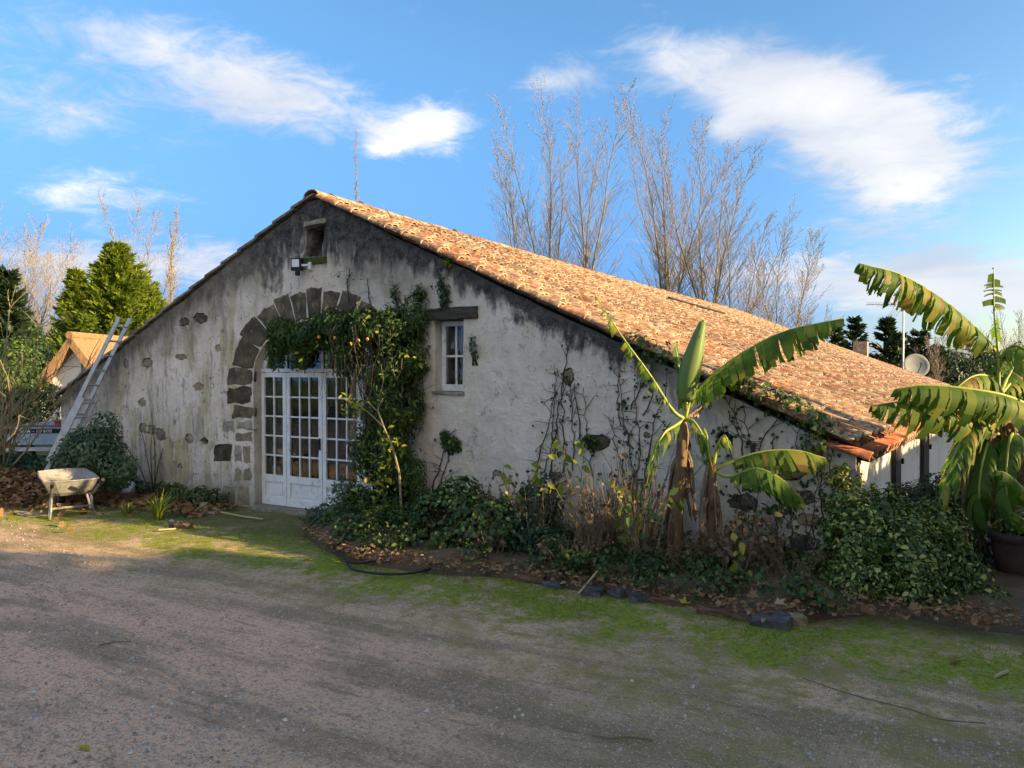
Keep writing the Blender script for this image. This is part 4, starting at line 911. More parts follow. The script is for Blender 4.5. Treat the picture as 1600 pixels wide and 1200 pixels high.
for sgn in (1, -1):
    for layer, (o1, o2) in enumerate(((0.0, 0.10),)):
        vs = []; prof = [(0, zr_+.06), (sgn*.5, zr_-.62), (sgn*1.1, zr_-1.32), (sgn*1.75, zr_-2.05)]
        for k in range(ny+1):
            a = -.12 + 6.4*k/ny
            for (u, z) in prof: vs.append(cpt(a, u, z + .03*math.sin(a*5+u*3)))
            for (u, z) in prof: vs.append(cpt(a, u-sgn*.10, z-.26))
        n8 = 8; fs = []
        for k in range(ny):
            for j in range(3): fs += [(k*n8+j, k*n8+j+1, (k+1)*n8+j+1, (k+1)*n8+j), (k*n8+4+j, (k+1)*n8+4+j, (k+1)*n8+5+j, k*n8+5+j)]
            fs.append((k*n8+3, k*n8+7, (k+1)*n8+7, (k+1)*n8+3))
        for k in (0, ny): fs += [(k*n8+j, k*n8+4+j, k*n8+5+j, k*n8+j+1) for j in range(3)]
        th.add(vs, fs)
rf_ = build('roof', th, M['thatch'], cot)
build('ridge_cap', MB().tube([cpt(-.14, 0, zr_+.05), cpt(3, 0, zr_+.03), cpt(6.3, 0, zr_+.05)], [.13, .12, .13], 8), M['thatch'], rf_)
wv = MB(); c_ = cpt(.24, .28, zr_-1.05)
for o_, sz, mm in ((0, .0, 0),): pass
wi = thing('window', 'x', 'x', cpt(.22, .28, 0)); del wi['label']; del wi['category']; wi.parent = cot; wi.location = tuple(cpt(.22, .28, 0) - np.array(cot.location))
def cbox(a, u, z, sa, su, sz): return cprism([(u-su/2, z-sz/2), (u+su/2, z-sz/2), (u+su/2, z+sz/2), (u-su/2, z+sz/2)], a-sa/2, a+sa/2)
build('pane', cbox(.235, .30, zr_-1.0, .02, .22, .55), M['glass'], wi)
fm = MB()
for u, z, su, sz in ((.17, zr_-1.0, .04, .63), (.43, zr_-1.0, .04, .63), (.30, zr_-.70, .22, .04), (.30, zr_-1.30, .30, .07)):
    q = cbox(.225, u, z, .06, su, sz); fm.add(q.v, q.f)
build('frame', fm, M['paint'], wi)
build('porch_post', cbox(-.02, .12, .75, .10, .10, 1.5), M['paint'], cot)
build('porch_beam', cbox(.05, .35, 1.52, .28, .62, .12), M['paint'], cot)

# ------------------------------------------------------------------ little trailer
tp0 = np.array(A(60, 700, 14.6)); tloc = (tp0[0], tp0[1], 0)
tra = thing('utility_trailer', 'pale blue utility trailer parked behind the bushes at the left edge', 'trailer', tloc)
fx_ = unit(RT*.995 + _fw*(.10)); fy_ = np.array([-fx_[1], fx_[0], 0])
def tpt(x, y, z): return np.array(tloc) + fx_*x + fy_*y + np.array([0, 0, z])
def tbox(x, y, z, sx, sy, sz, mb=None):
    mb = mb or MB(); return mb.add([tpt(x+a*sx/2, y+b_*sy/2, z+c*sz/2) for a in (-1, 1) for b_ in (-1, 1) for c in (-1, 1)], [(0,1,3,2),(4,6,7,5),(0,4,5,1),(2,3,7,6),(0,2,6,4),(1,5,7,3)])
build('tailgate', tbox(0, 0, .74, 1.22, .03, .34), M['bluegrey'], tra)
for s_ in (-1, 1): build('side_panel', tbox(s_*.60, 1.0, .74, .03, 1.96, .34), M['bluegrey'], tra)
build('floor', tbox(0, 1.0, .57, 1.16, 1.95, .03), M['wood_dark'], tra)
build('front_panel', tbox(0, 1.98, .74, 1.17, .03, .34), M['bluegrey'], tra)
build('top_rail', tbox(0, -.005, .925, 1.24, .05, .028), M['redpaint'], tra)
build('bumper', tbox(0, -.03, .49, 1.22, .06, .07), M['alu'], tra)
st_ = build('name_strip', tbox(0, -.022, .83, 1.20, .006, .085), M['navy'], tra)
build('reflector', tbox(-.02, -.022, .735, .07, .006, .035), M['orange'], tra)
for s_ in (-1, 1): build('tail_light', tbox(s_*.5, -.025, .56, .18, .03, .06), M['redpaint'], tra)
for s_ in (-1, 1):
    wh = thing('wheel', 'x', 'x', tpt(s_*.72, 1.0, .26)); del wh['label']; del wh['category']; wh.parent = tra; wh.location = tuple(tpt(s_*.72, 1.0, .26) - np.array(tloc))
    def ring(prof, m_, nm):
        mb = MB(); vs = []
        for r, o_ in prof:
            for k in range(18):
                a = 2*math.pi*k/18; vs.append(tpt(s_*.72 + o_, 1.0 + r*math.cos(a), .26 + r*math.sin(a)))
        mb.add(vs, [(i*18+k, i*18+(k+1) % 18, (i+1)*18+(k+1) % 18, (i+1)*18+k) for i in range(len(prof)-1) for k in range(18)]); build(nm, mb, M[m_], wh)
    ring([(.14, -.06), (.24, -.07), (.26, -.04), (.26, .04), (.24, .07), (.14, .06)], 'rubber', 'tyre'); ring([(.02, -.03), (.145, -.05), (.145, .05), (.02, .03)], 'alu', 'rim')
build('drawbar', tbox(0, 2.6, .48, .07, 1.3, .06), M['alu'], tra)
for txt, x0 in (('GATARA', -.48), ('~ 197 8770', -.10)):
    cu = bpy.data.curves.new('lettering', 'FONT'); cu.body = txt; cu.size = .088 if x0 < -.3 else .076; cu.extrude = .001; cu.shear = .2 if x0 > -.3 else .1; cu.offset = .0022 if x0 < -.3 else .0008
    tmp_ = bpy.data.objects.new('lettering', cu); COL.objects.link(tmp_); lm_ = bpy.data.meshes.new_from_object(tmp_); bpy.data.objects.remove(tmp_)
    lm_.materials.clear(); lm_.materials.append(M['white']); o = bpy.data.objects.new('lettering', lm_); COL.objects.link(o); o.parent = st_
    p = tpt(x0, -.028, .80) - np.array(tloc)
    o.matrix_local = Matrix([[fx_[0], 0, -fy_[0], p[0]], [fx_[1], 0, -fy_[1], p[1]], [0, 1, 0, p[2]], [0, 0, 0, 1]])
pt = MB(); 
pl_ = thing('planter_tray', 'reddish plastic tray standing on the trailer by the cottage wall', 'tray', tpt(.30, .5, .585))
build('tray', tbox(.30, .5, .79, .34, .3, .40), M['redpaint'], pl_)
build('tray_rim', tbox(.30, .5, .995, .38, .34, .03), M['redpaint'], pl_)

# ------------------------------------------------------------------ ladder
base = np.array([-5.30, -.74, 0.0]); topp = np.array([-4.08, -.10, 2.66]); ax_ = unit(topp-base); rdir = unit(np.array([ax_[1], -ax_[0], 0])); nrm = np.cross(rdir, ax_)
lad = thing('ladder', 'aluminium extension ladder leaning against the left verge of the barn', 'ladder', base)
Ltot = np.linalg.norm(topp-base) + .16
for s_ in (-1, 1):
    build('rail', MB().bar(base + rdir*s_*.20, base + rdir*s_*.20 + ax_*(Ltot*.55), .028, .065, up=nrm), M['alu'], lad)
    o1 = nrm*.07 if nrm[2] > 0 else -nrm*.07
    build('rail', MB().bar(base + rdir*s_*.165 + ax_*.55 + o1, base + rdir*s_*.165 + ax_*Ltot + o1, .026, .06, up=nrm), M['alu'], lad)
    build('foot', MB().bar(base + rdir*s_*.20 - ax_*.0, base + rdir*s_*.20 + ax_*.07, .04, .075, up=nrm), M['rubber'], lad)
k = .28
while k < Ltot-.08:
    if k < Ltot*.55: build('rung', MB().tube([base + rdir*-.19 + ax_*k, base + rdir*.19 + ax_*k], .016, 8), M['alu'], lad)
    if k > .6: build('rung', MB().tube([base + rdir*-.155 + ax_*(k+.02) + o1, base + rdir*.155 + ax_*(k+.02) + o1], .016, 8), M['alu'], lad)
    k += .27
build('stabiliser_bar', MB().bar(base - rdir*.34 + ax_*.12, base + rdir*.34 + ax_*.12, .05, .03, up=nrm), M['alu'], lad)

# ------------------------------------------------------------------ wheelbarrow
wb0 = (onground(85, 808) + onground(135, 803))/2; wbl = (wb0[0], wb0[1], 0)
wb = thing('wheelbarrow', 'rusty galvanised wheelbarrow standing on the grass by the ladder', 'wheelbarrow', wbl)
wb.scale = (.92, .92, .84)
bx_ = unit(RT*.62 - _fw*.79); by_ = np.array([-bx_[1], bx_[0], 0])      # bx_: from wheel to handles ; by_: across
def bpt(x, y, z): return np.array(wbl) + bx_*x + by_*y + np.array([0, 0, z])
ob = [(-.75, .20, .62), (.16, .36, .60)]
tubv = []
levels = [(.60, -.86, .20, .32, .36), (.40, -.62, .10, .24, .27), (.335, -.50, .02, .19, .21)]    # z, x front, x rear, half widths front/rear
def tub(off):
    mb = MB(); vs = []; n = 0
    for z, xf, xr, wf, wr in levels:
        pts_ = [(xf+.06, -wf), (xf, -wf*.55), (xf, wf*.55), (xf+.06, wf), ((xf+xr)/2, (wf+wr)/2*1.06), (xr-.05, wr), (xr, wr*.6), (xr, -wr*.6), (xr-.05, -wr), ((xf+xr)/2, -(wf+wr)/2*1.06)]
        tilt = .06
        for x, y in pts_: vs.append(bpt(x*(1-off), y*(1-off), z + off*.9*(.3 if z > .5 else 1) + (-(x)*tilt)))
    n = 10; fs = [(i*n+j, i*n+(j+1) % n, (i+1)*n+(j+1) % n, (i+1)*n+j) for i in range(2) for j in range(n)] + [tuple(range(2*n, 3*n))]
    return mb.add(vs, fs)
to = build('tub', tub(0), M['galv'], wb)
build('tub_inside', tub(.012), M['tub_in'], to)
rim = [bpt(x, y, .605-x*.06) for x, y in [(-.80, -.32), (-.86, -.18), (-.86, .18), (-.80, .32), (-.33, .36), (.15, .36), (.20, .21), (.20, -.21), (.15, -.36), (-.33, -.36), (-.80, -.32)]]
build('rim', MB().tube(rim, .011, 6), M['galv'], to)
build('sticker', MB().add([bpt(.125, y, z) for y, z in ((-.06, .47), (.06, .47), (.06, .54), (-.06, .54))] + [bpt(.135, y, z) for y, z in ((-.06, .47), (.06, .47), (.06, .54), (-.06, .54))], [(4, 5, 6, 7), (3, 2, 1, 0), (0, 1, 5, 4), (2, 3, 7, 6)]), M['white'], to)
for s_ in (-1, 1):
    build('handle_bar', MB().tube([bpt(-.95, s_*.08, .22), bpt(-.45, s_*.17, .30), bpt(.15, s_*.27, .36), bpt(.62, s_*.31, .60)], .018, 8), M['galv'], wb)
    build('grip', MB().tube([bpt(.55, s_*.306, .565), bpt(.70, s_*.315, .645)], .026, 8), M['rubber'], wb)
    build('leg', MB().tube([bpt(.10, s_*.25, .37), bpt(.14, s_*.27, .12), bpt(.10, s_*.28, .0), bpt(.02, s_*.28, .0), bpt(-.12, s_*.23, .34)], .018, 8), M['galv'], wb)
build('cross_brace', MB().bar(bpt(.12, -.265, .16), bpt(.12, .265, .16), .012, .03), M['galv'], wb)
wh = thing('wheel', 'x', 'x', bpt(-.98, 0, .18)); del wh['label']; del wh['category']; wh.parent = wb; wh.location = tuple(bpt(-.98, 0, .18) - np.array(wbl))
def bring(prof, m_, nm):
    mb = MB(); vs = []
    for r, o_ in prof:
        for k in range(18): a = 2*math.pi*k/18; vs.append(bpt(-.98 + r*math.cos(a), o_, .18 + r*math.sin(a)))
    mb.add(vs, [(i*18+k, i*18+(k+1) % 18, (i+1)*18+(k+1) % 18, (i+1)*18+k) for i in range(len(prof)-1) for k in range(18)]); build(nm, mb, M[m_], wh)
bring([(.09, -.035), (.16, -.045), (.18, -.02), (.18, .02), (.16, .045), (.09, .035)], 'rubber', 'tyre'); bring([(.012, -.05), (.02, -.02), (.095, -.03), (.095, .03), (.02, .02), (.012, .05)], 'galv', 'rim')
for s_ in (-1, 1): build('fork', MB().bar(bpt(-1.0, s_*.075, .18), bpt(-.70, s_*.13, .27), .014, .035), M['galv'], wb)

# ------------------------------------------------------------------ floodlight under the niche
fl = thing('floodlight', 'small black floodlight with motion sensor fixed below the niche', 'lamp', (-.24, -.02, 3.40))
build('bracket', MB().bar((-.03, -.0, 3.42), (-.03, -.06, 3.42), .05, .10).bar((-.06, -.06, 3.43), (-.14, -.10, 3.43), .03, .03), M['white'], fl)
build('housing', MB().box((-.20, -.12, 3.44), (.15, .07, .17), rz=.35), M['black'], fl)
build('lens', MB().box((-.188, -.159, 3.455), (.105, .008, .105), rz=.35), M['white'], fl)
build('sensor', MB().lathe([(0, -.04), (.03, -.035), (.036, 0), (.03, .03), (0, .035)], 10, (-.19, -.12, 3.325)), M['black'], fl)

# ------------------------------------------------------------------ antenna and dish beyond the far verge
p = at(1411, 577, 33.5); an = thing('tv_antenna', 'television aerial on a thin mast beyond the far end of the roof', 'antenna', (p[0], p[1], 0))
zt_ = topz(1411, 474, 33.5); build('mast', MB().tube([(p[0], p[1], 0), (p[0], p[1], zt_)], .042, 8), M['alu'], an)
h0 = np.array([p[0], p[1], zt_-.03]); bd = unit(-RT*.97 + _fw*.2)
build('boom', MB().bar(h0 + bd*-.12, h0 + bd*1.50, .05, .05).bar(h0 + bd*.1 + [0, 0, .09], h0 + bd*1.5 + [0, 0, .07], .022, .022).bar(h0 + bd*.1 - [0, 0, .09], h0 + bd*1.1 - [0, 0, .07], .022, .022), M['alu'], an)
cdv = np.array([-bd[1], bd[0], 0])
for k in range(9): c_ = h0 + bd*(.35+.13*k); build('director', MB().bar(c_ - cdv*(.16-.005*k), c_ + cdv*(.16-.005*k), .018, .018), M['alu'], an)
for s_ in (-1, 1):
    for k in range(4):
        e0 = h0 + bd*.05 + np.array([0, 0, s_*.07]) + bd*(.07*k) + np.array([0, 0, s_*.13*k])
        build('reflector_rod', MB().bar(h0 + bd*(.0+.11*k) + np.array([0, 0, s_*.05]), h0 + bd*(.30+.11*k) + np.array([0, 0, s_*.55]), .026, .026), M['alu'], an)
build('dipole_box', MB().box(h0 + bd*.42, (.18, .14, .09)), M['orange'], an)
build('clamp', MB().box(h0 + bd*.03, (.10, .10, .14)), M['black'], an)
p = at(1432, 577, 33.0); di = thing('satellite_dish', 'round grey satellite dish peeping over the far end of the roof', 'dish', (p[0], p[1], 0))
c_ = np.array(A(1432, 571, 33.0)); nd = unit(-_fw*.94 - RT*.12 + np.array([0, 0, .30])); q_ = Vector(nd).to_track_quat('Z', 'Y').to_matrix().to_4x4()
build('reflector', MB().lathe([(0.002, -.085), (.15, -.075), (.3, -.045), (.42, -.015), (.52, .02), (.53, .012), (.42, -.03), (.15, -.09), (0.002, -.10)], 28, c_, M=q_), M['dish'], di, smooth=True)
build('feed_arm', MB().bar(c_ + np.array([0, 0, -.45]), c_ + nd*.55 + np.array([0, 0, -.12]), .03, .03).box(c_ + nd*.55 + np.array([0, 0, -.10]), (.10, .10, .12)), M['galv'], di)
build('pole', MB().tube([(c_[0]-nd[0]*.15, c_[1]-nd[1]*.15, 0), c_ - nd*.12], .03, 8), M['alu'], di)

# strip of metal lying on the roof
rp = [roof_pt(8.6, 1-1.97/eave_x(8.6)) + [0, 0, .12], roof_pt(10.9, 1-2.68/eave_x(10.9)) + [0, 0, .12]]
o = build('metal_strip', MB().bar(rp[0], rp[1], .07, .03), M['black'], loc=rp[0]); tag(o, 'thin dark metal strip lying across the roof tiles', 'strip')

# ------------------------------------------------------------------ climber over the doorway
cl_ = thing('climbing_shrub', 'thick evergreen climber hanging over the arched doorway and down its right side', 'climber', (1.55, -.35, .05))
def Wp(px, py, y): return tuple(onwall(px, py, y))
cb = [(Wp(445, 520, -.18), (.30, .22, .22), 1500), (Wp(480, 525, -.22), (.38, .26, .24), 2200), (Wp(520, 510, -.24), (.40, .28, .26), 2400), (Wp(565, 510, -.25), (.42, .30, .28), 2600), (Wp(610, 515, -.22), (.40, .28, .32), 2400), (Wp(645, 500, -.14), (.24, .18, .30), 1200),
      (Wp(432, 550, -.16), (.16, .16, .25), 700), (Wp(470, 560, -.20), (.18, .16, .16), 600), (Wp(540, 555, -.28), (.32, .24, .28), 1600), (Wp(600, 570, -.3), (.44, .30, .40), 3000), (Wp(640, 560, -.2), (.26, .22, .36), 1400),
      (Wp(600, 640, -.35), (.36, .30, .42), 2600), (Wp(635, 640, -.25), (.24, .24, .45), 1500), (Wp(610, 720, -.42), (.34, .32, .45), 2600), (Wp(640, 740, -.32), (.24, .26, .45), 1500), (Wp(570, 700, -.55), (.20, .22, .36), 1100),
      (Wp(600, 800, -.50), (.42, .36, .36), 2400), (Wp(560, 790, -.62), (.28, .28, .30), 1300), (Wp(655, 470, -.08), (.10, .08, .22), 260), (Wp(640, 800, -.40), (.3, .3, .35), 1300)]
(V, Fc), rn = foliage([(c, r, int(n*1.6)) for c, r, n in cb], .054, .42, 4.6, .53, .3, .3, 41, ymax=-.01, droop=.25); build('foliage', (V, Fc), M['climber'], cl_, rnd=rn)
mb = MB(); rg = random.Random(5)
for k in range(34):
    x0 = rg.uniform(1.35, 1.85); e = np.array(cb[rg.choice([3, 4, 5, 8, 9, 10, 2])][0]) + [rg.uniform(-.3, .3), rg.uniform(-.1, .1), rg.uniform(-.2, .2)]
    s0 = np.array([x0, rg.uniform(-.45, -.12), .03]); md = np.array([1.4+rg.uniform(-.2, .45), rg.uniform(-.5, -.12), rg.uniform(.9, 1.7)])
    mb.tube(branch_smooth([s0, md, e]) if False else [s0, (s0*.6+md*.4) + [rg.uniform(-.05, .05)]*3, md, (md+e)/2 + [0, -.05, .1], e], [.013, .011, .009, .006, .003], 5)
for k in range(70):      # dangling dry tendrils
    p0 = np.array(cb[rg.choice([3, 4, 8, 9, 10, 11])][0]) + [rg.uniform(-.3, .3), -.2+rg.uniform(-.1, .1), 0]; L = rg.uniform(.2, .8)
    mb.tube([p0, p0 + [rg.uniform(-.08, .08), -.03, -L*.5], p0 + [rg.uniform(-.15, .15), -.02, -L]], [.004, .003, .002], 3, cap=False)
build('stem', mb, M['drystem'], cl_)
rgn = np.random.default_rng(9); parts = []
for px, py, y, n_, sp in ((548, 635, -.62, 46, .07), (562, 640, -.6, 22, .06), (606, 690, -.78, 26, .07), (630, 645, -.45, 14, .07), (650, 555, -.3, 14, .1), (500, 545, -.42, 14, .2), (580, 500, -.5, 16, .2), (596, 740, -.85, 44, .10), (590, 765, -.85, 30, .10), (622, 700, -.7, 16, .08)):
    P = np.array(Wp(px, py, y)) + rgn.normal(size=(n_, 3))*sp; D = rgn.normal(size=(n_, 3)); N = rgn.normal(size=(n_, 3)) + [.5, -.8, .6]
    Ls = .075*(.6+.7*rgn.random(n_)); v, f = leaves(P, D, N, Ls, Ls*.5); parts.append((v, f, np.repeat(rgn.random(n_), 2)))
(V, Fc), rn = merge(parts); o = build('yellow_leaves', (V, Fc), M['yellow'], cl_, rnd=rn); o['label'] = 'yellowing leaves catching the sun'
for px, py in ((574, 530), (523, 528), (560, 532), (498, 527)):
    build('fruit', MB().lathe([(0.001, -.022), (.016, -.014), (.021, 0), (.016, .015), (0.001, .022)], 9, Wp(px, py, -.53)), M['fruit'], cl_, smooth=True)
# bare yellow-brown stem in front of the climber
mb = MB().tube([Wp(628, 810, -.75), Wp(624, 740, -.80), Wp(614, 700, -.80), Wp(600, 668, -.75), Wp(590, 640, -.7), Wp(598, 622, -.65)], [.016, .015, .013, .011, .008, .004], 6)
mb.tube([Wp(600, 668, -.75), Wp(582, 650, -.7), Wp(560, 632, -.66)], [.010, .008, .004], 5); mb.tube([Wp(592, 645, -.7), Wp(575, 628, -.7), Wp(562, 634, -.7)], [.008, .006, .004], 5); build('branch', mb, M['tan'], cl_)

shrub('lavender_bush', 'low grey-green bush in front of the right door leaf', [(Wp(520, 815, -.75), (.36, .30, .26), 2200), (Wp(560, 830, -.9), (.34, .28, .24), 1700), (Wp(540, 770, -.65), (.22, .2, .22), 700), (Wp(498, 825, -.85), (.20, .2, .18), 600)], .06, 'grey_leaf', 43, stems=20, thr=.38, aspect=.3, stemmat='drystem', srad=.006)

# ------------------------------------------------------------------ cushions of green on the wall, climbing stems
def cushion(label, px, py, rx, rz, n, mat='climber', name='wall_plant', yy=.10):
    c = np.array(Wp(px, py, 0)); t_ = thing(name, label, 'plant', (c[0], -.02, c[2]-rz))
    (V, Fc), rn = foliage([((c[0], -.03, c[2]), (rx*.75, yy, rz*.75), n//2), ((c[0]+rx*.45, -.02, c[2]-rz*.25), (rx*.5, yy*.8, rz*.55), n//3), ((c[0]-rx*.5, -.02, c[2]+rz*.3), (rx*.4, yy*.7, rz*.5), n//4)], .042, .6, 7, .42, .2, .5, int(px), ymax=-.004); build('foliage', (V, Fc), M[mat], t_, rnd=rn)
    mb = MB(); rg = random.Random(int(px))
    for k in range(9): mb.tube([(c[0]+rg.uniform(-.05, .05), -.005, c[2]-rz*1.1), (c[0]+rg.uniform(-rx, rx)*.6, -.05, c[2]+rg.uniform(-rz, rz)*.5)], [.006, .003], 4)
    build('stem', mb, M['vine'], t_); return t_
cushion('rounded green cushion plant growing from the wall below the small window', 706, 688, .17, .17, 900)
cushion('small green tuft beside the dark stone in the wall, right of the middle', 926, 690, .12, .11, 420)
cushion('straggly dark plant hanging below the verge above the window', 695, 455, .10, .30, 420, 'darkleaf')
cushion('thin green ivy sprig climbing above the doorway', 622, 460, .10, .22, 200)
cushion('little weed sprouting from the verge above the window lintel', 703, 410, .05, .07, 90, 'yellow')
cushion('small dark sprig on the wall right of the window', 742, 540, .09, .22, 90, 'bedleaf')
def vines(label, specs, leafs, seed, mat='darkleaf', name='bare_vine', lsz=.05):
    rg = random.Random(seed); mb = MB(); pts_ = []
    b0 = np.array(Wp(*specs[0][0], 0)); t_ = thing(name, label, 'vine', (b0[0], -.01, b0[2]))
    for spec in specs:
        P = [np.array(Wp(x, y, -.018)) for x, y in spec]; path = []
        for a, b_ in zip(P[:-1], P[1:]):
            n = max(2, int(np.linalg.norm(b_-a)/.07))
            for k in range(n):
                q = a + (b_-a)*k/n; path.append(q + [rg.gauss(0, .012), rg.uniform(-.012, .004), rg.gauss(0, .010)])
        path.append(P[-1]); n = len(path); r0 = rg.uniform(.006, .011)
        mb.tube(path, [r0*(1-.65*k/n) for k in range(n)], 5); pts_ += path
        for k in range(2, n-1):
            if rg.random() < .75:
                d = Vector((rg.gauss(0, .8), -.05, rg.gauss(.25, .6))).normalized(); L = rg.uniform(.05, .30); tw = branch_path(Vector(path[k]), d, L, 4, rg, .25)
                for q in tw: q.y = min(-.008, max(-.05, q.y))
                mb.tube(tw, [.0045, .004, .003, .002, .0015], 4, cap=False); pts_ += [np.array(q) for q in tw[2:]]
    build('stem', mb, M['vine'], t_)
    leafs = int(leafs*.45); lsz *= .85
    if leafs:
        rn_ = np.random.default_rng(seed); ii = rn_.integers(0, len(pts_), leafs); P = np.array(pts_)[ii] + rn_.normal(size=(leafs, 3))*[.03, .012, .03]; P[:, 1] = np.minimum(P[:, 1], -.012)
        N = np.array([0, -1, .4]) + rn_.normal(size=(leafs, 3))*.4; D = rn_.normal(size=(leafs, 3))*[1, .15, 1] - [0, 0, .3]; L = lsz*(.5+.8*rn_.random(leafs))
        v, f = leaves(P, D, N, L, L*.8); build('leaves', (v, f), M[mat], t_, rnd=np.repeat(rn_.random(leafs), 2))
    return t_
vines('bundle of dark bare vine stems climbing the wall past a round stone', [[(860, 745), (868, 690), (872, 640), (880, 590), (888, 545), (893, 525)], [(850, 740), (862, 690), (866, 640), (870, 575)], [(880, 740), (882, 690), (878, 630), (886, 590)], [(895, 735), (896, 680), (892, 610), (884, 590)], [(838, 745), (845, 700), (860, 655), (866, 600)], [(908, 700), (903, 640), (898, 600)]], 110, 61)
vines('single thin bare vine left of the banana plant', [[(925, 745), (918, 690), (916, 640), (912, 605)]], 12, 62)
vines('wide net of bare vine stems spreading behind the left banana leaf', [[(985, 800), (990, 740), (982, 690), (972, 640), (968, 590), (975, 540)], [(985, 800), (1000, 730), (1000, 680), (990, 620), (1000, 570), (1015, 545)], [(1000, 790), (1012, 720), (1022, 660), (1040, 610), (1045, 570)], [(990, 700), (970, 660), (965, 615), (966, 580)], [(1010, 720), (1030, 690), (1048, 660)], [(975, 740), (960, 690), (958, 650)], [(1005, 650), (1020, 620), (1018, 580)], [(985, 640), (1005, 600), (1025, 560)]], 260, 63)
vines('fan of thin bare vine stems right of the tall banana', [[(1180, 735), (1172, 700), (1150, 660), (1135, 620), (1130, 590)], [(1180, 735), (1190, 690), (1210, 655), (1225, 640)], [(1165, 730), (1160, 690), (1140, 645)], [(1190, 730), (1205, 700), (1215, 680)], [(1175, 710), (1165, 660), (1160, 620)], [(1150, 735), (1140, 700), (1128, 660)]], 170, 64)
vines('old vine stems with sparse leaves near the right corner of the gable', [[(1290, 880), (1288, 820), (1280, 760), (1284, 700), (1275, 650)], [(1275, 880), (1270, 800), (1278, 740), (1265, 690), (1268, 660)], [(1295, 860), (1300, 780), (1296, 720), (1305, 690)], [(1250, 720), (1245, 690), (1252, 665)], [(1262, 860), (1258, 800), (1262, 750)]], 330, 65, 'bedleaf')
vines('bare stems and ivy sprigs on the lower right wall below the banana leaves', [[(1215, 880), (1210, 830), (1218, 780), (1212, 745)], [(1240, 880), (1238, 820), (1230, 790), (1236, 760)], [(1180, 870), (1176, 820), (1185, 770)], [(1150, 860), (1158, 800), (1150, 760)], [(1225, 850), (1195, 815), (1170, 805)]], 150, 66)
vines('thin vine tracing down beside the small window', [[(660, 640), (662, 600), (658, 560), (664, 520)], [(655, 650), (648, 610), (655, 580)]], 70, 67, 'climber')
vines('two faint vine stems on the wall right of the climber', [[(672, 780), (690, 720), (700, 690), (712, 670)], [(680, 780), (696, 730), (704, 700)]], 30, 68, 'bedleaf')
vines('leafy bare runner arching from the climber above the window', [[(620, 500), (635, 470), (650, 458), (660, 465), (655, 490)], [(640, 500), (662, 470), (672, 445)], [(545, 470), (543, 440), (546, 420)], [(578, 490), (577, 455), (574, 435)]], 60, 69, 'climber')
# ivy clinging under the right verge
for lab, pxs, n_, sd_ in (('ivy clump under the verge behind the left banana leaf', [(1010, 540), (1035, 552), (990, 532)], 260, 71), ('trailing ivy clump along the verge right of the long banana leaf', [(1160, 598), (1185, 610), (1210, 622), (1235, 632), (1150, 590)], 420, 72), ('ivy spilling over the verge near the right corner', [(1265, 650), (1280, 665), (1272, 690)], 420, 73)):
    bl = [(Wp(x, y, -.06), (.13, .10, .12), n_//len(pxs)) for x, y in pxs]
    shrub('ivy', lab, bl, .05, 'euon' if sd_ != 71 else 'bedleaf', sd_, base=Wp(*pxs[0], -.02), stems=4, cat='ivy', thr=.25, aspect=.75, ymax=-.005, srad=.004)

# ------------------------------------------------------------------ euonymus bush and right-hand plants
shrub('euonymus_bush', 'large variegated yellow and green bush in front of the right corner', [(A(1345, 850, 6.9), (.34, .36, .42), 4200), (A(1420, 870, 6.75), (.40, .36, .38), 4600), (A(1370, 815, 7.1), (.32, .34, .32), 3200), (A(1328, 790, 7.1), (.19, .25, .28), 1500), (A(1450, 840, 7.0), (.36, .34, .34), 3400), (A(1485, 900, 6.7), (.30, .30, .28), 2600), (A(1345, 905, 6.6), (.30, .25, .22), 1700), (A(1430, 925, 6.45), (.34, .25, .18), 1700), (A(1545, 940, 6.5), (.22, .22, .14), 900), (A(1308, 745, 7.2), (.08, .12, .12), 250)] + [(A(x_, y_, 7.1), (.035, .05, .11), 60) for x_, y_ in ((1322, 738), (1345, 755), (1366, 760), (1392, 770), (1420, 792), (1448, 790), (1475, 812), (1300, 790), (1502, 850))],
      0.044, 'euon', 81, stems=12, thr=.40, aspect=.62, clump=5.0, base=(7.25, -.6, .1), zmin=.03, srad=.006, shell=.45)
shrub('privet_shrub', 'darker small-leaved shrub behind the variegated bush', [(A(1470, 790, 8.0), (.36, .32, .36), 2400), (A(1430, 785, 8.0), (.32, .3, .22), 1300), (A(1500, 850, 7.5), (.30, .28, .32), 1700)], .048, 'darkleaf', 82, stems=8, thr=.36, base=(7.7, .1, .1), srad=.006)
# big pot
pb = np.array(onground(1600, 925)); pot = thing('plant_pot', 'large dark terracotta pot cut by the right edge of the picture', 'pot', (pb[0]+.05, pb[1]+.15, .05))
c_ = (pb[0]+.05, pb[1]+.15, .05); build('pot', MB().lathe([(.0, .0), (.24, .0), (.285, .22), (.31, .40)], 28, c_), M['terracotta'], pot, smooth=True)
build('rim', MB().lathe([(.30, .395), (.335, .40), (.34, .47), (.315, .475), (.30, .42), (.0, .41)], 28, c_), M['terracotta'], pot, smooth=True)
shrub('potted_plant', 'small variegated plant in the large pot at the right edge', [((c_[0]-.12, c_[1]-.05, .62), (.22, .2, .14), 300)], .06, 'euon', 83, base=(c_[0], c_[1], .46), stems=8, thr=.3)

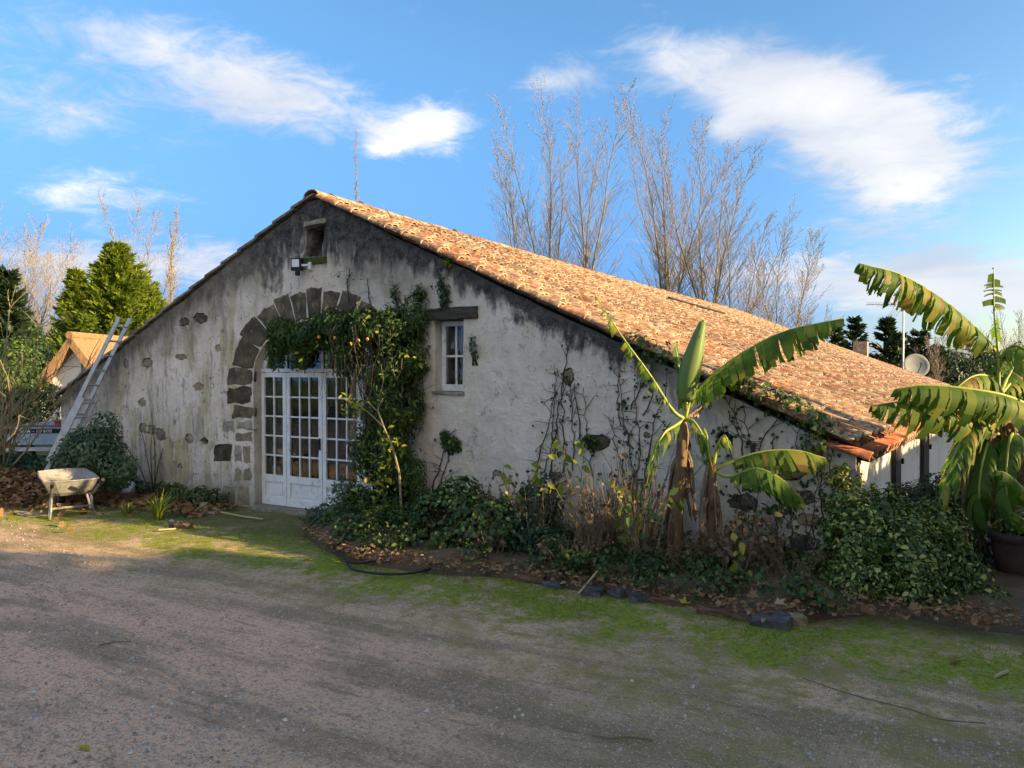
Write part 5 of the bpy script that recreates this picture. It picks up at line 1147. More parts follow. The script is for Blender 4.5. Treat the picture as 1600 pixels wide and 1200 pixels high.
# ------------------------------------------------------------------ bananas
def catmull(P, n):
    P = [np.array(p, float) for p in P]; Q = [2*P[0]-P[1]] + P + [2*P[-1]-P[-2]]; out = []
    for i in range(1, len(Q)-2):
        for k in range(n):
            t = k/n; a, b_, c, d = Q[i-1], Q[i], Q[i+1], Q[i+2]
            out.append(.5*((2*b_) + (-a+c)*t + (2*a-5*b_+4*c-d)*t*t + (-a+3*b_-3*c+d)*t**3))
    out.append(P[-1]); return np.array(out)
def banana_leaf(parent, P, wdt, seed, sag=(.9, .9), keep=(1, 1), tear=.55, rows=1.0, name='leaf', mat='banana', start=.10, yel=0.0, openness=.55, label=None):
    """arching rib with torn blade strips on both sides; sag: how far each side hangs (0 level, 1 straight down)"""
    rg = random.Random(seed); path = catmull(P, 14); n = len(path); seg = np.linalg.norm(np.diff(path, axis=0), axis=1); s = np.concatenate([[0], np.cumsum(seg)]); L = s[-1]
    def pa(d): 
        d = min(max(d, 0), L); i = min(n-2, int(np.searchsorted(s, d)-1) if d > 0 else 0); f = (d-s[i])/max(seg[i], 1e-6); return path[i]*(1-f)+path[i+1]*f, unit(path[i+1]-path[i])
    vs, fs, rs = [], [], []
    for sd_i, sgn in enumerate((1, -1)):
        d = L*start; strip_r = rg.random()
        while d < L*.995:
            wst = rg.uniform(.008, .028) if rg.random() < tear*(.5+.7*math.sin(d*9+seed)**2) else rg.uniform(.03, .09)
            wst = min(wst, L-d); f = (d+wst/2)/L
            prof = wdt*min(1, (max(0, f-start)/.16)**.6)*min(1, ((1-f)/.30)**.55 + .05)
            if rg.random() < keep[sd_i] and prof > .01:
                prof *= rg.uniform(.80, 1.08); sg = min(1.0, max(-.2, sag[sd_i] + rg.uniform(-.10, .10))); tapr = rg.uniform(.0, .38)*tear; skew = .22 + rg.uniform(-.14, .14); r_ = min(.999, max(0, rg.random()*.75 + yel + (strip_r-.5)*.1))
                rows_ = 5; k0 = len(vs); brn = rg.random() < .4
                for j in range(rows_):
                    t = j/(rows_-1)
                    for e in (0, 1):
                        p, tg = pa(d + (e*(1.04-tapr*t) + tapr*t*.5)*wst)
                        side = np.cross(tg, [0, 0, 1.]); side = unit(side if np.linalg.norm(side) > .05 else np.cross(tg, _fw)); side = side*sgn
                        upn = np.cross(side*sgn, tg); upn = upn if upn[2] > 0 else -upn
                        ang = sg*1.45*t**.6 - openness*(1-t)*.4
                        off = side*math.cos(ang) - np.array([0, 0, 1])*math.sin(max(ang, -.3)) 
                        off = off + tg*skew*t
                        jag = 1 + (.10*rg.uniform(-1, 1) if j == rows_-1 else 0)
                        vs.append(p + off*prof*t*jag)
                for j in range(rows_-1):
                    a = k0+2*j; fs.append((a, a+1, a+3, a+2)); rs.append(min(.999, r_*.9 + (0 if j < rows_-2 else (.999 if brn else .12))))
            d += wst
    o = build(name, (np.array(vs), np.array(fs)), M[mat], parent, rnd=rs, smooth=True)
    if label: o['label'] = label
    mb = MB(); k = max(1, n//12); pp = list(path[::k]) + [path[-1]]; m_ = len(pp)
    mb.tube(pp, [max(.004, .021*(1-i/m_)) for i in range(m_)], 6); build('midrib', mb, M['rib'] if mat == 'banana' else M['drystem'], o, smooth=True)
    return o
def banana_stem(parent, P, rad, seed, dry=10):
    rg = random.Random(seed); path = catmull(P, 6); n = len(path); mb = MB(); mb.tube(path, [rad*(1.15-.45*i/n)*(1 if i < n-2 else .55 if i == n-2 else .15) for i in range(n)], 12); build('pseudostem', mb, M['stem'], parent, smooth=True)
    for k in range(dry):
        i = rg.randint(n//3, n-2); p = path[i]; a = rg.uniform(0, 2*math.pi); dv = np.array([math.cos(a), math.sin(a), 0]); L = rg.uniform(.3, .75)*min(1, p[2]/.7)
        banana_leaf(parent, [p + dv*rad*.7, p + dv*(rad+.015) - [0, 0, L*.2], p + dv*(rad+.045) - [0, 0, L*.6], p + dv*(rad+.06) - [0, 0, L]], .06, seed*31+k, (.6, .6), (.8, .8), .6, name='dry_leaf', mat='dry', start=.02)
dB = 8.25
b1 = onground(1057, 892); b1 = np.array([5.28, -.50, .1]); dB = float((b1-CAM).dot(FWD))
ban = thing('banana_plant', 'tall banana plant with sunlit upright leaves in front of the gable', 'banana plant', b1)
cr1 = A(1070, 655, dB)
banana_stem(ban, [b1, A(1056, 800, dB), A(1064, 730, dB), A(1070, 650, dB)], .075, 1, 12)
banana_leaf(ban, [cr1, A(1050, 640, dB-.05), A(1015, 585, dB-.1), A(975, 530, dB-.15), A(930, 462, dB-.2)], .17, 2, (.55, .6), (.45, .35), .75, yel=.3)
rl = banana_leaf(ban, [A(1072, 640, dB), A(1074, 590, dB-.02), A(1084, 545, dB-.05), A(1099, 500, dB-.05)], .075, 3, (.25, .25), (1, 1), 0, start=.02, label='pale rolled new leaf standing upright')
mb = MB(); pth = catmull([A(1073, 625, dB-.02), A(1076, 590, dB-.03), A(1086, 548, dB-.05), A(1099, 500, dB-.05)], 8); nn = len(pth)
mb.tube(pth, [.035+.085*math.sin(math.pi*min(1, .12+.95*i/nn))**.8*(1-i/nn*.4) if i < nn-1 else .004 for i in range(nn)], 10)
mr_ = leafmat('young_leaf', [(0, (0.19, 0.29, 0.085)), (1, (0.22, 0.32, 0.10))], .35); build('rolled_blade', mb, mr_, rl, smooth=True)
banana_leaf(ban, [cr1, A(1066, 610, dB+.1), A(1060, 570, dB+.12), A(1055, 535, dB+.15)], .09, 4, (.5, .5), (.8, .8), .4, yel=.25)
banana_leaf(ban, [cr1, A(1085, 615, dB), A(1140, 565, dB-.12), A(1220, 520, dB-.25), A(1318, 497, dB-.4)], .30, 5, (.75, 1.0), (.95, .95), .6, yel=.08)
banana_leaf(ban, [cr1, A(1055, 665, dB-.1), A(1035, 680, dB-.25), A(1018, 720, dB-.3), A(1010, 760, dB-.3)], .16, 6, (.8, .9), (.8, .8), .75, yel=.35)
banana_leaf(ban, [cr1, A(1085, 660, dB-.1), A(1102, 690, dB-.2), A(1112, 730, dB-.25)], .13, 7, (.7, .7), (.9, .9), .5, yel=.1)
banana_leaf(ban, [cr1, A(1100, 630, dB+.15), A(1112, 600, dB+.3), A(1120, 590, dB+.4)], .10, 8, (.7, .8), (.8, .8), .8, mat='dry', name='dry_leaf')
b2 = np.array([5.68, -.55, .1]); d2_ = float((b2-CAM).dot(FWD))
ban2 = thing('banana_plant', 'short banana plant with two drooping leaves reaching right', 'banana plant', b2)
banana_stem(ban2, [b2, A(1112, 810, d2_), A(1112, 760, d2_), A(1113, 715, d2_)], .055, 11, 7)
c2 = A(1114, 735, d2_)
banana_leaf(ban2, [c2, A(1140, 722, d2_-.05), A(1190, 706, d2_-.1), A(1245, 704, d2_-.15), A(1290, 716, d2_-.15)], .26, 12, (.55, 1.0), (.98, 1), .25, yel=-.15, start=.2)
banana_leaf(ban2, [c2, A(1140, 745, d2_-.1), A(1180, 732, d2_-.25), A(1220, 748, d2_-.32), A(1256, 782, d2_-.35)], .24, 13, (.6, 1.0), (.98, 1), .3, yel=0, start=.2)
banana_leaf(ban2, [c2, A(1108, 705, d2_), A(1104, 680, d2_), A(1100, 668, d2_)], .12, 14, (.5, .5), (1, 1), .2, yel=.05)
banana_leaf(ban2, [c2, A(1120, 700, d2_-.02), A(1132, 680, d2_-.05), A(1140, 700, d2_-.1)], .11, 15, (.6, .7), (.9, .9), .5, yel=.1)
banana_leaf(ban2, [A(1112, 790, d2_), A(1100, 780, d2_-.1), A(1098, 815, d2_-.15), A(1102, 850, d2_-.15)], .08, 16, (.8, .8), (.9, .9), .5, mat='dry', name='dry_leaf')
b3 = np.array([8.75, 1.30, .1]); d3 = float((b3-CAM).dot(FWD))
ban3 = thing('banana_clump', 'big banana clump with torn leaves at the right edge', 'banana plant', b3)
banana_stem(ban3, [b3, A(1555, 780, d3), A(1562, 690, d3), A(1560, 600, d3)], .12, 21, 16)
banana_stem(ban3, [b3 + [.35, .1, 0], A(1600, 760, d3+.1), A(1605, 660, d3+.1)], .10, 22, 10)
c3 = A(1560, 620, d3)
L3 = [([c3, A(1560, 560, d3), A(1553, 480, d3), A(1553, 418, d3)], .13, (.3, .3), (.55, .6), .85, .15),
      ([A(1562, 560, d3+.1), A(1540, 530, d3), A(1480, 475, d3-.1), A(1410, 430, d3-.2), A(1342, 412, d3-.3)], .34, (.65, .95), (1, 1), .6, .12),
      ([A(1562, 560, d3), A(1585, 540, d3-.1), A(1620, 560, d3-.3), A(1660, 600, d3-.5)], .30, (.7, .9), (1, 1), .5, .10),
      ([c3, A(1545, 590, d3-.2), A(1520, 588, d3-.35), A(1490, 610, d3-.5)], .24, (.4, .8), (1, 1), .35, .0),
      ([A(1620, 640, d3-.3), A(1570, 618, d3-.45), A(1500, 606, d3-.5), A(1440, 602, d3-.5), A(1400, 608, d3-.5)], .32, (.7, 1.0), (1, 1), .55, .02),
      ([A(1560, 680, d3-.2), A(1520, 650, d3-.35), A(1460, 632, d3-.45), A(1410, 628, d3-.45), A(1362, 634, d3-.45)], .30, (.7, 1.0), (.9, .9), .4, -.12),
      ([A(1560, 660, d3), A(1530, 640, d3-.3), A(1500, 690, d3-.45), A(1475, 760, d3-.5), A(1465, 790, d3-.5)], .26, (.8, .8), (1, 1), .35, -.15),
      ([A(1570, 690, d3), A(1545, 690, d3-.3), A(1530, 760, d3-.45), A(1535, 830, d3-.45)], .24, (.8, .8), (1, 1), .3, -.1),
      ([A(1600, 690, d3), A(1580, 680, d3-.35), A(1572, 750, d3-.5), A(1580, 830, d3-.5)], .22, (.8, .8), (1, 1), .4, -.1),
      ([A(1640, 800, d3-.8), A(1605, 770, d3-.9), A(1575, 742, d3-.9), A(1555, 735, d3-.9)], .14, (.5, .6), (1, 1), .1, .0),
      ([A(1640, 840, d3-.8), A(1605, 815, d3-.9), A(1580, 800, d3-.9)], .14, (.5, .6), (1, 1), .1, .05),
      ([c3, A(1590, 590, d3+.2), A(1640, 580, d3+.3), A(1700, 620, d3+.3)], .28, (.8, .9), (1, 1), .5, .05),
      ([c3, A(1540, 620, d3+.4), A(1500, 632, d3+.7), A(1470, 660, d3+.8)], .24, (.8, .9), (1, 1), .5, -.1),
      ([c3, A(1590, 560, d3+.3), A(1650, 470, d3+.2), A(1720, 440, d3+.1)], .30, (.8, .9), (1, 1), .5, .1)]
for i, (pp, wd, sg, kp, te, ye) in enumerate(L3): banana_leaf(ban3, pp, wd, 200+i, sg, kp, te, yel=ye)
for i in range(10):
    rg = random.Random(i+400); x = rg.uniform(1510, 1600); banana_leaf(ban3, [A(1560, 650+rg.uniform(0, 60), d3-.05), A(x, 660+rg.uniform(0, 50), d3-.3), A(x-5, 760+rg.uniform(-20, 40), d3-.35), A(x, 830+rg.uniform(-20, 40), d3-.35)], .09, 300+i, (.9, .9), (.8, .8), .7, mat='dry', name='dry_leaf')

# ------------------------------------------------------------------ bed plants
def stems_plant(name, label, base, h, spread, n, mat, seed, leafn=0, leafsz=.1, leafmat_='yellow', cat='plant', r=.006, group=None, droop=.0, asp=.6):
    rg = random.Random(seed); t_ = thing(name, label, cat, base, group); mb = MB(); tips = []; B = Vector([float(c) for c in base])
    for k in range(n):
        a = rg.uniform(0, 2*math.pi); d = Vector((math.cos(a)*spread*rg.random()**.6, math.sin(a)*spread*rg.random()**.6*.7, 1)); L = h*rg.uniform(.55, 1.08)
        p = branch_path(B + Vector((rg.uniform(-.06, .06)*spread*3, rg.uniform(-.05, .05)*spread*3, 0)), d, L, 6, rg, .09, -.04*droop)
        mb.tube(p, [r*(1-.6*q/6) for q in range(7)], 5); tips += [(p[q], (p[q]-p[q-1]).normalized()) for q in (6, 6, 5, 4, 3)]
    build('stem', mb, M[mat], t_)
    if leafn:
        rn_ = np.random.default_rng(seed); ii = rn_.integers(0, len(tips), leafn); P = np.array([tips[q][0] for q in ii]) + rn_.normal(size=(leafn, 3))*leafsz*.25; Dp = np.array([tips[q][1] for q in ii])
        D = Dp*.3 + rn_.normal(size=(leafn, 3)) - [0, 0, .2]; N = rn_.normal(size=(leafn, 3))*.5 + [0.1, -.5, .8]; Ls = leafsz*(.5+.8*rn_.random(leafn)); v, f = leaves(P, D, N, Ls, Ls*asp, droop=.2)
        build('leaves', (v, f), M[leafmat_], t_, rnd=np.repeat(rn_.random(leafn), 2))
    return t_
def gb(px, y): return (float(onwall(px, 800, y)[0]), y, .10)
stems_plant('hydrangea_shrub', 'leafless hydrangea with a dense fan of brown stems left of the banana', gb(955, -.75), .95, .55, 60, 'drystem', 501, 40, .09, 'dry', 'shrub')
stems_plant('hydrangea_shrub', 'smaller thicket of brown stems just left of the banana trunk', gb(1005, -.45), 1.15, .38, 45, 'drystem', 502, 30, .08, 'dry', 'shrub')
stems_plant('dead_fern', 'heap of dry brown fronds at the foot of the short banana', gb(1150, -.75), .62, .8, 70, 'drystem', 503, 200, .08, 'dry', 'plant', .004, droop=2.0)
stems_plant('dead_fern', 'dry brown tangle against the wall behind the bed plants', gb(860, -.35), .85, .5, 45, 'drystem', 504, 60, .06, 'dry', 'plant', .004)
for i, (px, y, h, lab) in enumerate([(760, -1.25, .34, 'low dry stalks in the bed right of the hose end'), (900, -1.25, .42, 'low dry stalks at the bed edge below the hydrangea'), (1060, -1.0, .40, 'low dry stalks around the tall banana foot'), (1230, -.8, .5, 'dry stalks against the lower right wall'), (680, -1.0, .4, 'dry stalks at the foot of the climber')]):
    stems_plant('dry_stalks', lab, gb(px, y), h, .9, 34, 'drystem', 540+i, 50, .05, 'dry', 'plant', .004, 'dry stalks in the bed', droop=.6)
for i, (px, y, h, sp, n_, lab) in enumerate([(790, -.75, .72, .5, 46, 'twiggy half-dead shrub in the bed right of the green clumps'), (835, -.95, .80, .5, 46, 'twiggy brown shrub in the middle of the bed'), (925, -1.05, .85, .5, 50, 'twiggy brown shrub before the hydrangea stems'), (1000, -.95, .95, .4, 46, 'tall dry shrub close to the left of the tall banana'), (735, -.55, .55, .5, 36, 'low twiggy shrub against the pale wall right of the climber'), (1195, -.55, .75, .5, 36, 'dry twiggy shrub before the lower right wall')]):
    stems_plant('twiggy_shrub', lab, gb(px, y), h, sp, n_, 'drystem', 560+i, 110, .055, 'bedleaf' if i % 2 else 'dry', 'shrub', .0045, 'twiggy shrubs in the bed')
YG = 'yellowing bed plants'
for i, (px, y, h, n, ln, ls, lab) in enumerate([(585, -1.0, .42, 7, 40, .07, 'low yellow-green plant at the left end of the bed near the hose'), (812, -.75, .85, 5, 26, .11, 'upright plant with yellow-green leaf tuft left of the brown stems'), (905, -.55, 1.18, 4, 26, .12, 'tall plant with yellow leaves in front of the dark wall stone'), (850, -.7, .95, 2, 5, .16, 'thin stem with one curled bright yellow leaf'), (985, -.9, .85, 4, 30, .14, 'leafy plant with large yellowing leaves before the banana trunk'), (1015, -1.15, .72, 3, 12, .12, 'slender green-leaved stem in front of the bed near the banana'), (1150, -1.15, .42, 3, 7, .12, 'small plant with bright yellow leaves at the front of the bed'), (720, -.5, .70, 4, 14, .07, 'thin green sprig standing against the pale wall'), (745, -.45, .62, 5, 26, .07, 'small leafy sprig beside the pale wall, left of the brown stems')]):
    stems_plant('bed_plant', lab, gb(px, y), h, .22, n, 'drystem', 520+i, ln, ls, 'yellow' if i not in (7, 8, 5) else 'bedleaf', group=YG)
# low leafy cover over the bed
rgn = np.random.default_rng(17); bl = []
for k in range(105):
    x = rgn.uniform(1.2, 6.9); y0 = bed_y(x)+.12; y = y0 + (abs(y0)-.1)*rgn.random()**1.1; hgt = .10+.16*rgn.random() + (.14 if 1.9 < x < 3.9 and y > -1.2 else 0)
    bl.append(((x, y, .14+hgt*.3), (.20+.14*rgn.random(), .16, hgt*.9), 260))
(V, Fc), rn = foliage(bl, .046, .7, 4.5, .52, .3, .7, 91, zmin=.05, ymax=-.02, jit=.6); tag(build('ground_cover', (V, Fc), M['bedleaf'], rnd=rn), 'dark green leafy ground cover filling the bed along the wall', 'plants', kind='stuff')
shrub('geranium_clump', 'bushy dark green clump in the bed right of the climber', [(Wp(700, 800, -.9), (.42, .34, .26), 2400), (Wp(760, 820, -.95), (.46, .36, .28), 2800), (Wp(680, 840, -1.2), (.36, .3, .18), 900), (Wp(720, 775, -.6), (.28, .25, .24), 700)], .055, 'bedleaf', 93, stems=14, thr=.36, aspect=.8, srad=.005)
shrub('geranium_clump', 'blue-green bushy clump in the bed before the brown stems', [(Wp(820, 830, -.85), (.40, .32, .28), 1300), (Wp(845, 780, -.6), (.26, .24, .30), 800), (Wp(865, 850, -1.0), (.3, .25, .2), 700)], .06, 'darkleaf', 94, stems=14, thr=.38, aspect=.5, srad=.005)
# leafy bulbs by the wall and weeds
def blades(name, label, base, n, L, spread, seed, mat='grass', wd=.018, cat='plant', group=None):
    rg = random.Random(seed); t_ = thing(name, label, cat, base, group); vs, fs, rs = [], [], []
    for k in range(n):
        a = rg.uniform(0, 2*math.pi); r = rg.uniform(.2, 1)*spread; d = np.array([math.cos(a), math.sin(a), 0]); s_ = np.array([-d[1], d[0], 0]); LL = L*rg.uniform(.6, 1.1); b_ = np.array(base) + d*rg.uniform(0, .06); k0 = len(vs)
        for j in range(4):
            t = j/3; c = b_ + d*r*LL*t**1.4 + np.array([0, 0, LL*(t - .55*r*t*t)]); w_ = wd*(1-.9*t**2)/2; vs += [c - s_*w_, c + s_*w_]
        fs += [(k0+2*j, k0+2*j+1, k0+2*j+3, k0+2*j+2) for j in range(3)]; rs += [rg.random()]*3
    build('leaves', (np.array(vs), np.array(fs)), M[mat], t_, rnd=rs); build('bulb_neck', MB().lathe([(.0, 0), (.035, .0), (.03, .05), (.0, .06)], 8, base), M['rib'], t_); return t_
G_ = 'strap-leaved clumps by the wall foot'
g1 = onground(248, 810); blades('daffodil_clump', 'larger clump of strap leaves on the ground right of the wheelbarrow', (g1[0], g1[1], 0), 60, .42, .75, 1, wd=.022, group=G_)
g1 = onground(200, 805); blades('daffodil_clump', 'small clump of strap leaves just right of the wheelbarrow legs', (g1[0], g1[1], 0), 34, .26, .9, 2, wd=.018, group=G_)
g1 = onground(1095, 920); blades('daffodil_clump', 'few strap leaves in the bed before the banana trunks', (g1[0], g1[1]+.3, .1), 14, .40, .6, 3, wd=.02, group=G_)
g1 = onground(312, 790); shrub('fern_clump', 'low bright green fern clump at the wall foot left of the door', [((g1[0], g1[1], .12), (.24, .16, .14), 420), ((g1[0]-.5, g1[1]-.03, .14), (.3, .14, .16), 380)], .07, 'bedleaf', 95, stems=6, thr=.3, aspect=.4)
shrub('weed_patch', 'mossy weeds along the foot of the gable left of the door', [((x, -.12-.1*abs(math.sin(x*3)), .08), (.24, .13, .17), 200) for x in (-4.4, -3.9, -3.5, -3.1, -2.7, -2.2, -1.8)], .065, 'bedleaf', 96, stems=5, thr=.40)
stems_plant('rose_stem', 'tall bare thorny stems standing against the wall behind the fern', (-3.25, -.22, 0), 1.35, .30, 5, 'vine', 97, 14, .06, 'grey_leaf', 'shrub', .010)

# ------------------------------------------------------------------ edging stones, litter, hose, small things
EG = 'edging blocks of the bed'
def block(name, label, p, size, mat, rz, seed, tilt=0.0):
    rg = random.Random(seed); bm = bmesh.new(); bmesh.ops.create_cube(bm, size=1.0)
    bmesh.ops.subdivide_edges(bm, edges=bm.edges[:], cuts=2, use_grid_fill=True)
    Mx = Euler((tilt, rg.uniform(-.08, .08), rz)).to_matrix()
    for v in bm.verts:
        c = Vector((v.co.x*size[0], v.co.y*size[1], v.co.z*size[2])); n_ = sum(abs(q) > .49 for q in v.co)
        if n_ >= 2: c *= .94
        c += Vector((rg.uniform(-1, 1), rg.uniform(-1, 1), rg.uniform(-1, 1)))*.014; v.co = Mx @ c + Vector((0, 0, size[2]/2-.04))
    me = bpy.data.meshes.new(name); bm.to_mesh(me); bm.free(); me.materials.append(M[mat]); o = bpy.data.objects.new(name, me); COL.objects.link(o); o.location = (float(p[0]), float(p[1]), 0)
    return tag(o, label, 'stone', EG)
for i, (px, py, sx, sy, sz, mm, rz, lab) in enumerate([(745, 892, .26, .12, .10, 'slate', -.2, 'dark block at the bed edge right of the hose end'), (830, 907, .30, .14, .10, 'brick', .2, 'low brown edging stone left of the twin slate blocks'), (925, 928, .20, .13, .11, 'slate', .15, 'left of two slate blocks beside a dry stick'), (965, 930, .15, .12, .10, 'slate', -.2, 'small slate block right of the dry stick'), (998, 938, .17, .12, .12, 'slate', .4, 'pointed blue-grey slate block left of the long brick'), (1042, 942, .30, .12, .09, 'brick', .12, 'long flat brown brick in the bed edge'), (1118, 958, .28, .14, .08, 'brick', .1, 'worn brick sunk in the grass below the short banana'), (1160, 965, .18, .12, .07, 'brick', -.1, 'half buried brick left of the largest slate block'), (1205, 976, .30, .15, .12, 'slate', .08, 'largest blue-grey slate block at the bed edge'), (1245, 972, .12, .12, .11, 'stone2', .5, 'pale rounded stone right of the largest slate block'), (275, 820, .16, .12, .10, 'slate', .5, 'small grey stone by the strap-leaved clump'), (288, 822, .2, .15, .08, 'brick', .2, 'reddish flat stone by the strap-leaved clump'), (330, 800, .22, .14, .06, 'stone2', .3, 'flat tan stone lying near the door'), (865, 915, .2, .12, .08, 'slate', .1, 'dark stone in the bed edge under brown stems'), (700, 886, .2, .12, .08, 'slate', .3, 'dark stone beside the coiled hose')]):
    block('edging_stone', lab, onground(px, py), (sx, sy, sz), mm, YAW+rz-.55, 600+i)
# fallen plane leaves
def leaf_mesh(seed, sz):
    rg = random.Random(seed); prof = [1, .62, .95, .55, .85, .5, .45, .25, .45, .5, .85, .55, .95, .62]; k = len(prof); vs = [(0, 0, .008)]; tw = rg.uniform(-1, 1)
    for i, q in enumerate(prof):
        a = 2*math.pi*i/k; r = sz*q*rg.uniform(.85, 1.15); x, y = r*math.cos(a), r*.85*math.sin(a); vs.append((x, y, .006 + abs(y)*rg.uniform(.3, 1.1) + x*tw*.3))
    k = len(prof); me = bpy.data.meshes.new('fallen_leaf'); me.from_pydata(vs, [], [(0, i+1, (i+1) % k+1) for i in range(k)]); me.update(); return me
variants = [leaf_mesh(s_, .075) for s_ in range(6)]
for me in variants: me.materials.append(M['fallen'])
pale = bpy.data.meshes.new('pale_leaf'); src = leaf_mesh(9, .085); pale = src; pale.materials.append(M['yellow'])
spots = [(110, 828), (655, 880), (675, 888), (690, 893), (770, 890), (848, 917), (720, 872), (905, 915), (915, 922), (1090, 925), (1098, 930), (1030, 905), (1175, 930), (1190, 915), (1215, 945), (1290, 935), (1320, 925), (1345, 935), (1360, 962), (1350, 955), (1425, 950), (1480, 965), (1500, 955), (1520, 972), (1545, 970), (1585, 968), (1490, 1032), (730, 905), (600, 845), (640, 885), (1005, 870), (1060, 880), (780, 893), (940, 905), (1265, 930), (1310, 960), (1410, 968), (480, 838), (550, 872), (590, 880), (1130, 945), (1240, 950)]
rg = random.Random(77)
for i, (px, py) in enumerate(spots):
    p = onground(px, py, .03); inbed = p[1] > bed_y(p[0]) if p[0] > .6 else False
    if inbed: p = onground(px, py, .20)
    o = bpy.data.objects.new('fallen_leaf', variants[i % 6]); COL.objects.link(o); o.location = (p[0], p[1], p[2] + (.0 if inbed else -.02)); s_ = rg.uniform(.5, 1.0); o.scale = (s_, s_, s_); o.rotation_euler = (rg.uniform(-.3, .3) if not inbed else rg.uniform(-.1, .8), rg.uniform(-.3, .3), rg.uniform(0, 6.3))
    tag(o, {0: 'single dry leaf on the sunlit grass below the wheelbarrow', 26: 'lone dry leaf on the mossy drive at the right'}.get(i, 'dry brown plane leaf lying along the edge of the bed'), 'leaf', 'fallen brown leaves')
for i, (px, py, lab, rz) in enumerate([(128, 1164, 'pale green leaf lying alone on the gravel at the bottom left', .2), (1068, 944, 'pale green leaf on the brown brick of the bed edge', 1.0), (938, 892, 'pale yellow leaf upright among the bed stones', 2.0), (1205, 948, 'cream leaf behind the largest slate block', 3.0)]):
    p = onground(px, py, .02 if i != 1 else .1); o = bpy.data.objects.new('pale_leaf', pale); COL.objects.link(o); o.location = p; o.rotation_euler = (.1, .1, rz); o.scale = (1, .6, .6) if i == 0 else (.9, .9, .9)
    if i == 0: o.scale = (.75, .33, .35); o.location = (p[0], p[1], .0)
    tag(o, lab, 'leaf', 'pale leaves')
# heap of dead leaves at the left
n = 3600; rgn = np.random.default_rng(5); P = np.stack([rgn.normal(-5.6, 1.1, n), rgn.normal(-1.25, .42, n), np.zeros(n)], 1)
hh = .38*np.exp(-((P[:, 0]+5.7)/1.2)**2 - ((P[:, 1]+1.1)/.45)**2); P[:, 2] = hh*rgn.random(n)**.4 + .02
ex = np.stack([rgn.uniform(-4.2, -1.3, 700), rgn.uniform(-1.0, -.12, 700), np.full(700, .02)], 1); P = np.concatenate([P, ex]); n = len(P)
L = .12*(.5+.7*rgn.random(n)); v, f = leaves(P, rgn.normal(size=(n, 3))*[1, 1, .3], rgn.normal(size=(n, 3))*.5+[0, -.3, 1], L, L*.75, .3); tag(build('leaf_litter', (v, f), M['fallen'], rnd=np.repeat(rgn.random(n), 2)), 'heap of dead brown leaves behind the wheelbarrow', 'leaves', kind='stuff')
# leaf litter in the bed front
n = 2200; xx = rgn.uniform(.8, 8.8, n); P = np.stack([xx, np.array([bed_y(q) for q in xx]) + np.abs(rgn.normal(0, .28, n)) - .05, np.full(n, .05)], 1); P[:, 2] += .10*rgn.random(n); L = .05*(.5+.9*rgn.random(n))
v, f = leaves(P, rgn.normal(size=(n, 3))*[1, 1, .3], rgn.normal(size=(n, 3))*.5+[0, -.2, 1], L, L*.6, .3); tag(build('leaf_litter', (v, f), M['fallen'], rnd=np.repeat(rgn.random(n), 2)), 'scraps of dead leaves along the front of the bed', 'leaves', kind='stuff')
# hose
hp = [onground(x, y, .03) for x, y in [(515, 842), (520, 858), (540, 875), (548, 888), (565, 893), (600, 897), (640, 896), (668, 890), (690, 880), (712, 878), (722, 870)]]
hz_ = [onground(x, y, .05) for x, y in [(516, 846), (530, 866), (552, 880), (585, 877), (612, 876)]]
ho = thing('garden_hose', 'black garden hose lying in loose loops at the bed edge', 'hose', (hp[3][0], hp[3][1], 0))
build('hose_loop', MB().tube(catmull(hp, 6), .012, 8), M['rubber'], ho, smooth=True); build('hose_loop', MB().tube(catmull(hz_, 6), .012, 8), M['rubber'], ho, smooth=True)
# sticks
for i, (pts_, r, mm, lab) in enumerate([([(345, 800), (375, 806), (410, 811)], .012, 'stick', 'pale yellow cane lying before the door'), ([(248, 828), (262, 827), (275, 826)], .009, 'stick', 'short pale stick on the grass right of the wheelbarrow'), ([(925, 1149), (950, 1153), (985, 1152), (1020, 1157)], .006, 'drystem', 'dark straight twig on the gravel at the bottom middle'), ([(1255, 1060), (1330, 1085), (1420, 1108), (1470, 1124), (1540, 1130)], .004, 'drystem', 'long thin curved twig on the drive at the right'), ([(155, 1008), (180, 1003), (205, 1002)], .005, 'drystem', 'thin twig on the gravel at the left'), ([(903, 928), (912, 912), (918, 900)], .010, 'stick', 'dry stick standing at the bed edge beside slate blocks'), ([(1555, 1057), (1575, 1048)], .012, 'stick', 'short pale piece of wood on the moss at the right edge')]):
    P = [onground(x, y, .015) for x, y in pts_]
    if i == 5: P = [onground(903, 928, .02), onground(903, 928, .02)+[.06, .12, .10], onground(903, 928, .02)+[.12, .22, .2]]
    tag(build('stick', MB().tube(catmull(P, 4), r, 6), M[mm], loc=P[0]), lab, 'stick', 'twigs and sticks')
p = onground(208, 772); pk = thing('plastic_bag', 'crumpled white and dark plastic bag at the wall foot', 'bag', (p[0], p[1]-.1, 0)); bp = np.array([p[0], p[1]-.1, .12])
def crumple(c, r, seed):
    bm = bmesh.new(); bmesh.ops.create_icosphere(bm, subdivisions=2, radius=1); rg = random.Random(seed); mb = MB(); 
    vs = [tuple(np.array(c) + np.array(v.co)*r*rg.uniform(.7, 1.15)) for v in bm.verts]; bm.verts.index_update(); fs = [tuple(v.index for v in f.verts) for f in bm.faces]; bm.free(); return mb.add(vs, fs)
build('white_part', crumple(bp + [.08, -.04, .0], np.array([.14, .12, .11]), 1), M['white'], pk); build('dark_part', crumple(bp + [-.05, .06, .10], np.array([.10, .09, .09]), 2), M['navy'], pk)
p = onground(350, 782); lm = thing('garden_marker', 'small reddish garden lamp with white tag beside the door jamb', 'lamp', (p[0], p[1], 0))
